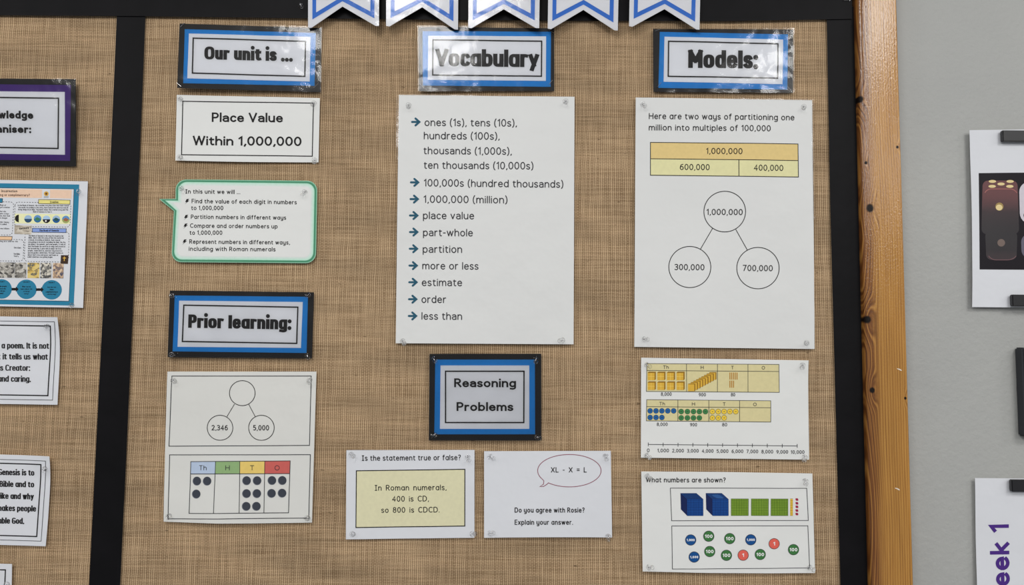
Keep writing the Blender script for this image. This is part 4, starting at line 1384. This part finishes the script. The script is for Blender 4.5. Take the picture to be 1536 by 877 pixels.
def scene_disc(cx, cy, r, top, mid, bot, split=0.0):
    for nm, rgb, a0, a1, yo in (('disc_' + top[0], top[1], 180, 360, 0.00045), ('disc_' + bot[0], bot[1], 0, 180, 0.00045)):
        ko.build('story_picture', Draw().poly([(cx + r * math.cos(math.radians(a0 + (a1 - a0) * k / 12)), cy + r * math.sin(math.radians(a0 + (a1 - a0) * k / 12))) for k in range(13)]), flat(nm, rgb, .6), yo, kp)
    if mid:
        ko.build('story_picture', Draw().poly([(cx - r * .7, cy - .3), (cx - r * .1, cy - r * .45), (cx + r * .75, cy - .2), (cx + r * .3, cy + r * .5), (cx - r * .4, cy + r * .4)]), flat('disc_' + mid[0], mid[1], .6), 0.0005, kp)


for c, tmb in (((42.9, 328.3), (('sky', (150, 178, 206)), None, ('sea', (44, 74, 104)))), ((57, 328.2), (('day', (92, 140, 190)), ('leaf', (64, 120, 88)), ('river', (52, 108, 150)))),
               ((70.3, 328.9), (('haze', (164, 192, 220)), None, ('night', (28, 26, 34)))), ((85, 328.8), (('sky', (150, 178, 206)), ('whale', (44, 80, 84)), ('reef', (38, 88, 142)))),
               ((99.4, 329.2), (('day', (92, 140, 190)), ('earth', (150, 98, 66)), ('field', (150, 160, 100))))):
    scene_disc(c[0], c[1], 5.7, *tmb)
ko.build('story_picture', Draw().poly([(29 + 5.7 * math.cos(math.radians(90 + 15 * k)), 327.7 + 5.7 * math.sin(math.radians(90 + 15 * k))) for k in range(13)]), INK, 0.00045, kp)
ko.build('story_picture', Draw().disc(69.5, 331.4, 1.4, n=12), WHITE_INK, 0.0005, kp)
page = [(22.8, 337.8), (48.4, 338.4), (47.8, 351.8), (22.6, 351)]
ko.build('page_picture', Draw().poly(page), photo_mat('page_photo', [(.2, (120, 110, 98)), (.5, (176, 166, 150)), (.8, (198, 190, 176))], (30, 30, 90)), 0.0005, kp)
ko.line('Genesis', 30, 44.5, 344.6, 3, .7, 343, INK, kp, 0.0006, **T3)
ko.build('book_picture', Draw().poly([(92.2, 382.6), (103.4, 382.8), (102.6, 395.8), (91.6, 395.4)]), flat('book_brown', (62, 48, 40), .6), 0.0006, kp)
ko.build('book_picture', Draw().ribbon([(97.4, 384.8), (97.2, 391.4)], 1.1).ribbon([(95, 387), (99.8, 387)], 1.1), flat('cross_gold', (224, 178, 80), .6), 0.00066, kp)
STONE = [(.25, (52, 50, 50)), (.5, (128, 124, 116)), (.75, (190, 186, 178))]
for x0, x1, stops in ((-30, 22.6, STONE), (23, 40.4, STONE), (42.2, 60, [(.25, (84, 92, 90)), (.45, (196, 160, 66)), (.7, (214, 192, 120))]), (61.4, 77.8, [(.3, (30, 30, 36)), (.55, (110, 108, 104)), (.8, (206, 200, 186))]), (80, 96, [(.25, (60, 66, 90)), (.5, (170, 140, 112)), (.75, (206, 180, 150))])):
    ko.build('collage_picture', Draw().poly([(x0 + .3, 393.4 + x0 * .012), (x1 + .3, 393.4 + x1 * .012), (x1, 416.4 + x1 * .012), (x0, 416.4 + x0 * .012)]), photo_mat('collage_photo', stops, (55 + x0 * .1, 55, 70)), 0.0005, kp)
for cx, cy, lines in ((3.5, 433.3, ('Lesson 1', 'How do people', 'believe the', 'world was', 'made?')), (40.6, 433.8, ('Lesson 2', 'What can we', 'learn about the', 'creation', 'stor~?')), (78.6, 434.6, ('Lesson 3', 'Are the two', 'ideas', 'complimentar~ or', 'conflicting?'))):
    ko.build('teal_circle', Draw().disc(cx, cy, 15.2, 14.6, 32), TEALF, 0.00045, kp)
    for i, t in enumerate(lines):
        wd = len(t) * 1.16
        y = cy - 10 + (0 if i == 0 else 3.6 + 3.5 * i)
        ko.line(t, cx - wd / 2, cx + wd / 2, y, 2.3, .42, None, INK, kp, 0.0006, **T2)
for x0, x1, y in ((18, 28.8, 433.6), (54.4, 66.6, 434.2)):
    ko.build('flow_arrow', Draw().poly([(x0, y - 1.9), (x1 - 4, y - 1.9), (x1 - 4, y - 4), (x1, y), (x1 - 4, y + 4), (x1 - 4, y + 1.9), (x0, y + 1.9), (x0 + .8, y)]), INK, 0.00055, kp)
pins(ko, 'teal framed organiser sheet', [('TR', (118, 290), (124.5, 284)), ('BR', (108, 458), (114.5, 457))])

# --- bordered text sheets
def bordered(label, what, c, thin, thick_, rows, pinspot, thin_w=0.8, thick_w=1.7, **kw):
    s = Sheet('text_sheet', label, 'sheet', c, amp=0.0016, **kw)
    p = s.patch('paper', c, PAPER_COOL, 0, thick=0.0003, bow=(0, 1.2, 0, 0))
    if thin:
        s.build('border_line', Draw().quad_line(thin, thin_w), LINE_INK, 0.0003, p)
    s.build('border_line', Draw().quad_line(thick_, thick_w), INK, 0.0003, p)
    for txt, x0, x1, y0, y1, cap, t in rows:
        s.line(txt, x0, x1, y0, cap, t * 0.86, y1, BOLD_INK, p, **dict(HEAD, ry=0.68))
    if pinspot:
        pins(s, what, pinspot)
    return s


bordered('white double-bordered sheet with bold text ending and caring', 'sheet ending and caring', [(-98, 472.8), (91, 475.8), (86.8, 606.8), (-102, 604)],
         [(-92, 479.8), (85.8, 482.6), (79.8, 599.7), (-96, 597)], [(-85, 486), (78.5, 488.9), (72.8, 593), (-89, 590.4)],
         [('o a poem. It is not', -5, 74.5, 522.2, 522.9, 9, 2.2), ('k it tells us what', -3, 72.5, 538.6, 539.2, 9, 2.2), ('as Creator:', -4, 45.9, 555.6, 555.9, 9, 2.2), ('and caring.', -2, 47.2, 572, 572.5, 9, 2.2)],
         [('TR', (73, 490.5), (80, 486.5))], curls=[(91, 475, 0.008, 0.06)])
bordered('white double-bordered sheet with bold text ending able God', 'sheet ending able God', [(-112, 678), (77.4, 683.4), (69.2, 818.6), (-120, 813.4)],
         [(-105, 685.6), (70.8, 690.5), (62.5, 810.9), (-113, 806)], [(-98, 691.4), (63.2, 696), (55.9, 804), (-106, 799.4)],
         [('Genesis is to', -2, 52.4, 711.8, 712.8, 9, 2.3), ('e Bible and to', -8, 51.9, 729.4, 730.4, 9, 2.3), ('like and why', -1, 51.4, 747.4, 748.5, 9, 2.3), ('makes people', -4, 55, 765.6, 766.6, 9, 2.3), ('able God.', -2, 37, 784.4, 785.2, 9, 2.3)],
         [('TR', (69, 704), (73, 698.5))], curls=[(77, 683, 0.005, 0.05)])
bordered('small white bordered sheet below the sheet ending able God', 'small bordered sheet below', [(-170, 841.4), (19, 845), (13.5, 980), (-176, 976)],
         None, [(-160, 850.2), (9.3, 853.8), (4.4, 970), (-166, 966)], [], [('TR', (12, 875.5), (14, 874))])

# ================================================================== PENNANTS
flags = [((460.2, 38.2), (513.3, 9), (568.5, 39.2)), ((579, 38.4), (633, 10), (686.5, 41.8)), ((702, 39), (755.6, 13), (808.8, 41.6)), ((821.7, 42), (875.4, 13.8), (927.5, 43.4)), ((944, 38.2), (997.3, 12.5), (1050.4, 42.4))]
fl_lab = ['white swallowtail pennant with blue border hanging beside the Our unit is sign', 'white swallowtail pennant with blue border over the left end of the Vocabulary sign',
          'white swallowtail pennant with blue border and strong glare above the Vocabulary sign', 'white swallowtail pennant with blue border over the right end of the Vocabulary sign', 'white swallowtail pennant with blue border hanging over the Models sign']
TOPY = -138


def pennant_poly(a, n, b, k):
    """Outline of a swallowtail pennant drawn in by k pixels; the bottom slopes keep their distance too."""
    sl = lambda p, q: (q[1] - p[1]) / (q[0] - p[0])
    s1, s2 = sl(a, n), sl(n, b)
    k1, k2 = k * math.hypot(1, s1), k * math.hypot(1, s2)
    xl, xr = a[0] + k, b[0] - k
    n2x = ((n[1] - k2 - s2 * n[0]) - (n[1] - k1 - s1 * n[0])) / (s1 - s2)
    n2 = (n2x, n[1] - k1 + s1 * (n2x - n[0]))
    bl = (xl, a[1] - k1 + s1 * k)
    br = (xr, b[1] - k2 - s2 * k)
    tip = 4.0 if k == 0 else 0
    pts = [(xl + 2.2, TOPY + k), (xr + 2.2, TOPY + k), br]
    if tip:
        pts += [(br[0] - 5, br[1] - .2)]
    pts += [n2]
    if tip:
        pts += [(bl[0] + 5, bl[1] + .8)]
    return pts + [bl]


for i, ((a, n, b), lb) in enumerate(zip(flags, fl_lab)):
    s = Sheet('pennant', lb, 'pennant', [(a[0], TOPY), (b[0], TOPY), b, a], base=0.0218, amp=0.0009, freq=9.0, tilt=((0.07, -0.045, 0.05, -0.03, -0.02)[i], 0.045), group='white and blue pennants along the top')
    s.build('card', Draw().fill(pennant_poly(a, n, b, 0), 7), PENNANT, 0, thick=0.0004, smooth=True)
    s.build('blue_band', Draw().fill(pennant_poly(a, n, b, 6.8), 7), BLUE_INK, 0.00025, smooth=True)
    s.build('white_field', Draw().fill(pennant_poly(a, n, b, 12.8), 7), PENNANT, 0.0005, smooth=True)
    s.build('laminate_film', Draw().fill(pennant_poly(a, n, b, 0), 4), LAMINATE, 0.0008, smooth=True)

# ================================================================== THINGS ON THE GREY WALL
WW = -WALL_Y                     # plaster, measured out from the board face
dice = Sheet('dice_picture', 'white paper with a dark photograph of dice held by black clips on grey wall', 'picture', [(1453.2, 195.6), (1646, 193), (1647, 462), (1457.4, 460.4)], base=WW + 0.0075, amp=0.0018, freq=6.0)
dp = dice.patch('paper', dice.c, PAPER_COOL, 0, thick=0.0003, bow=(0, 0, 0, -1.2))
ph = [(1466.8, 260), (1634, 258), (1635, 405), (1468, 404.2)]
pm = dice.build('photograph', Draw().fill(ph), flat('photo_black', (30, 27, 32), .5), 0.0002, dp)


def photo_blob(name, rgb, pts, off, mat=None):
    return dice.build('photo_detail', Draw().fill(pts) if len(pts) > 4 else Draw().poly(pts), mat or flat(name, rgb, .5), off, dp)


def die_mat(name, stops, z0, z1):
    """Print that runs from one tone to another down the picture, as the photograph does."""
    m = Nodes(name)
    sep = m.new('ShaderNodeSeparateXYZ')
    m.link(m.coord(), sep.inputs[0])
    f = m.smooth(sep.outputs['Z'], z0, z1)
    m.link(m.ramp(m.math('ADD', f, m.math('MULTIPLY', m.math('SUBTRACT', m.noise(m.coord(), 200.0), .5), .12)), [(p, C(*c)) for p, c in stops]), m.p.inputs['Base Color'])
    m.p.inputs['Roughness'].default_value = .5
    return m.mat


zz = lambda py: dice.pt(1500, py).z
DX, DY = (lambda v: 1440 + v / 4.615), (lambda v: 230 + v / 4.615)
photo_blob('', None, rounded([(DX(150), DY(190)), (DX(392), DY(190)), (DX(402), DY(560)), (DX(140), DY(560))], 8), 0.0003, die_mat('print_maroon', [(0, (32, 27, 31)), (.45, (44, 29, 33)), (1, (92, 50, 52))], zz(348), zz(284)))
photo_blob('', None, rounded([(DX(165), DY(540)), (DX(390), DY(540)), (DX(385), DY(738)), (DX(175), DY(738))], 8), 0.0003, die_mat('print_maroon_low', [(0, (48, 36, 40)), (.3, (33, 28, 32)), (1, (31, 27, 31))], zz(390), zz(350)))
dice.build('photo_detail', Draw().ribbon(stroke_pts([(DX(165), DY(275)), (DX(175), DY(250), DX(205), DY(248)), (DX(345), DY(248)), (DX(375), DY(250), DX(388), DY(275))], 6, 1), 1.3), flat('print_rim', (150, 96, 92), .5), 0.0004, dp)
dice.build('photo_detail', Draw().ribbon(stroke_pts([(DX(190), DY(710)), (DX(205), DY(738), DX(240), DY(738)), (DX(320), DY(738)), (DX(365), DY(738), DX(382), DY(710))], 6, 1), 1.0), flat('print_rim_low', (112, 84, 88), .5), 0.0004, dp)
GOLD, GOLD2 = flat('print_gold', (214, 194, 142), .5), flat('print_dull_gold', (112, 98, 92), .5)
for zx, zy in ((217, 196), (340, 196), (277, 214), (215, 230), (338, 230)):
    dice.build('die_pip', Draw().disc(DX(zx), DY(zy), 5.6, 2.2, 18), GOLD, 0.0004, dp)
dice.build('die_pip', Draw().disc(DX(265), DY(370), 6.1, 6.1, 20), flat('print_bronze', (150, 128, 82), .5), 0.0004, dp)
dice.build('die_pip', Draw().disc(DX(263), DY(376), 4.9, 4.4, 20), GOLD, 0.0005, dp)
dice.build('die_pip', Draw().disc(DX(277), DY(620), 5.8, 5.6, 20), GOLD2, 0.0004, dp)
photo_blob('print_marble', (196, 190, 198), rounded([(DX(403), DY(200)), (DX(700), DY(196)), (DX(700), DY(490)), (DX(408), DY(486))], 15), 0.0003)
photo_blob('print_marble_low', (96, 94, 108), rounded([(DX(415), DY(560)), (DX(690), DY(560)), (DX(690), DY(730)), (DX(420), DY(726))], 12), 0.0003)
dice.build('die_pip', Draw().disc(DX(448), DY(430), 3.4, 4.6, 14), INK, 0.0004, dp)

week = Sheet('week_sheet', 'white sheet with sideways purple lettering reading Week 1 on grey wall', 'sheet', [(1461.6, 716.4), (1652, 718), (1657, 990), (1466.4, 985)], base=WW + 0.0055, amp=0.0014, freq=6.0)
wkp = week.patch('paper', week.c, PAPER_COOL, 0, thick=0.0003)
week.build('lettering', Draw().text('Week 1', (1514.6, 915), (1512.4, 785), 29, 5.4, xh=.72, gap=.10, space=.26, ends='square'), flat('purple_ink', (72, 44, 122), .55), 0.0004, wkp)


def clip(label, x0, x1, y0, y1, z_in, depth):
    """Black plastic paper gripper: a bar with rounded front edges and a backplate against the wall."""
    a, b = P(x0, y0, WW + depth), P(x1, y1, WW + depth)
    cx, cz = (a.x + b.x) / 2, (a.z + b.z) / 2
    w2, h2 = abs(b.x - a.x) / 2, abs(a.z - b.z) / 2
    root = tag(empty('paper_clip_bar', (cx, WALL_Y, cz)), label, 'clip', 'black clip bars on the grey wall')
    bm = bmesh.new()
    box_bm(bm, -w2, w2, -depth, -z_in, -h2, h2)
    bmesh.ops.bevel(bm, geom=bm.edges[:], offset=0.0012, segments=2, affect='EDGES')
    bm_obj('grip_bar', bm, BLACK_PLASTIC, root)
    bm = bmesh.new()
    box_bm(bm, -w2 * .96, w2 * .96, -0.0030, -0.0002, -h2 * .8, h2 * .8)
    bmesh.ops.bevel(bm, geom=bm.edges[:], offset=0.0006, segments=1, affect='EDGES')
    bm_obj('back_plate', bm, BLACK_PLASTIC, root)
    return root


clip('black plastic clip bar holding the top of the dice picture', 1504, 1596, 195, 212.5, 0.0115, 0.019)
clip('black plastic clip bar holding the bottom of the dice picture', 1518.5, 1588, 441.5, 459.5, 0.0115, 0.019)
clip('black plastic clip bar holding the top of the Week 1 sheet', 1517.5, 1600, 719.5, 738, 0.0095, 0.017)
# the edge of a dark holder between the two sheets
hold = tag(empty('wall_holder', (0, 0, 0)), 'dark grey holder on the wall between the dice picture and Week 1 sheet', 'holder')
a, b = P(1533.5, 521, WW + 0.02), P(1640, 656, WW + 0.02)
hold.location = ((a.x + b.x) / 2, WALL_Y, (a.z + b.z) / 2)
bm = bmesh.new()
w2, h2 = (b.x - a.x) / 2, (a.z - b.z) / 2
box_bm(bm, -w2, w2, -0.02, -0.0002, -h2, h2)
bmesh.ops.bevel(bm, geom=bm.edges[:], offset=0.0025, segments=3, affect='EDGES')
bm_obj('body', bm, flat('dark_grey_plastic', (52, 54, 58), .45), hold)
bm = bmesh.new()
box_bm(bm, -w2 + .006, w2 - .006, -0.0215, -0.0195, -h2 + .006, h2 - .006)
bm_obj('front_panel', bm, flat('dark_grey_panel', (40, 41, 45), .4), hold)
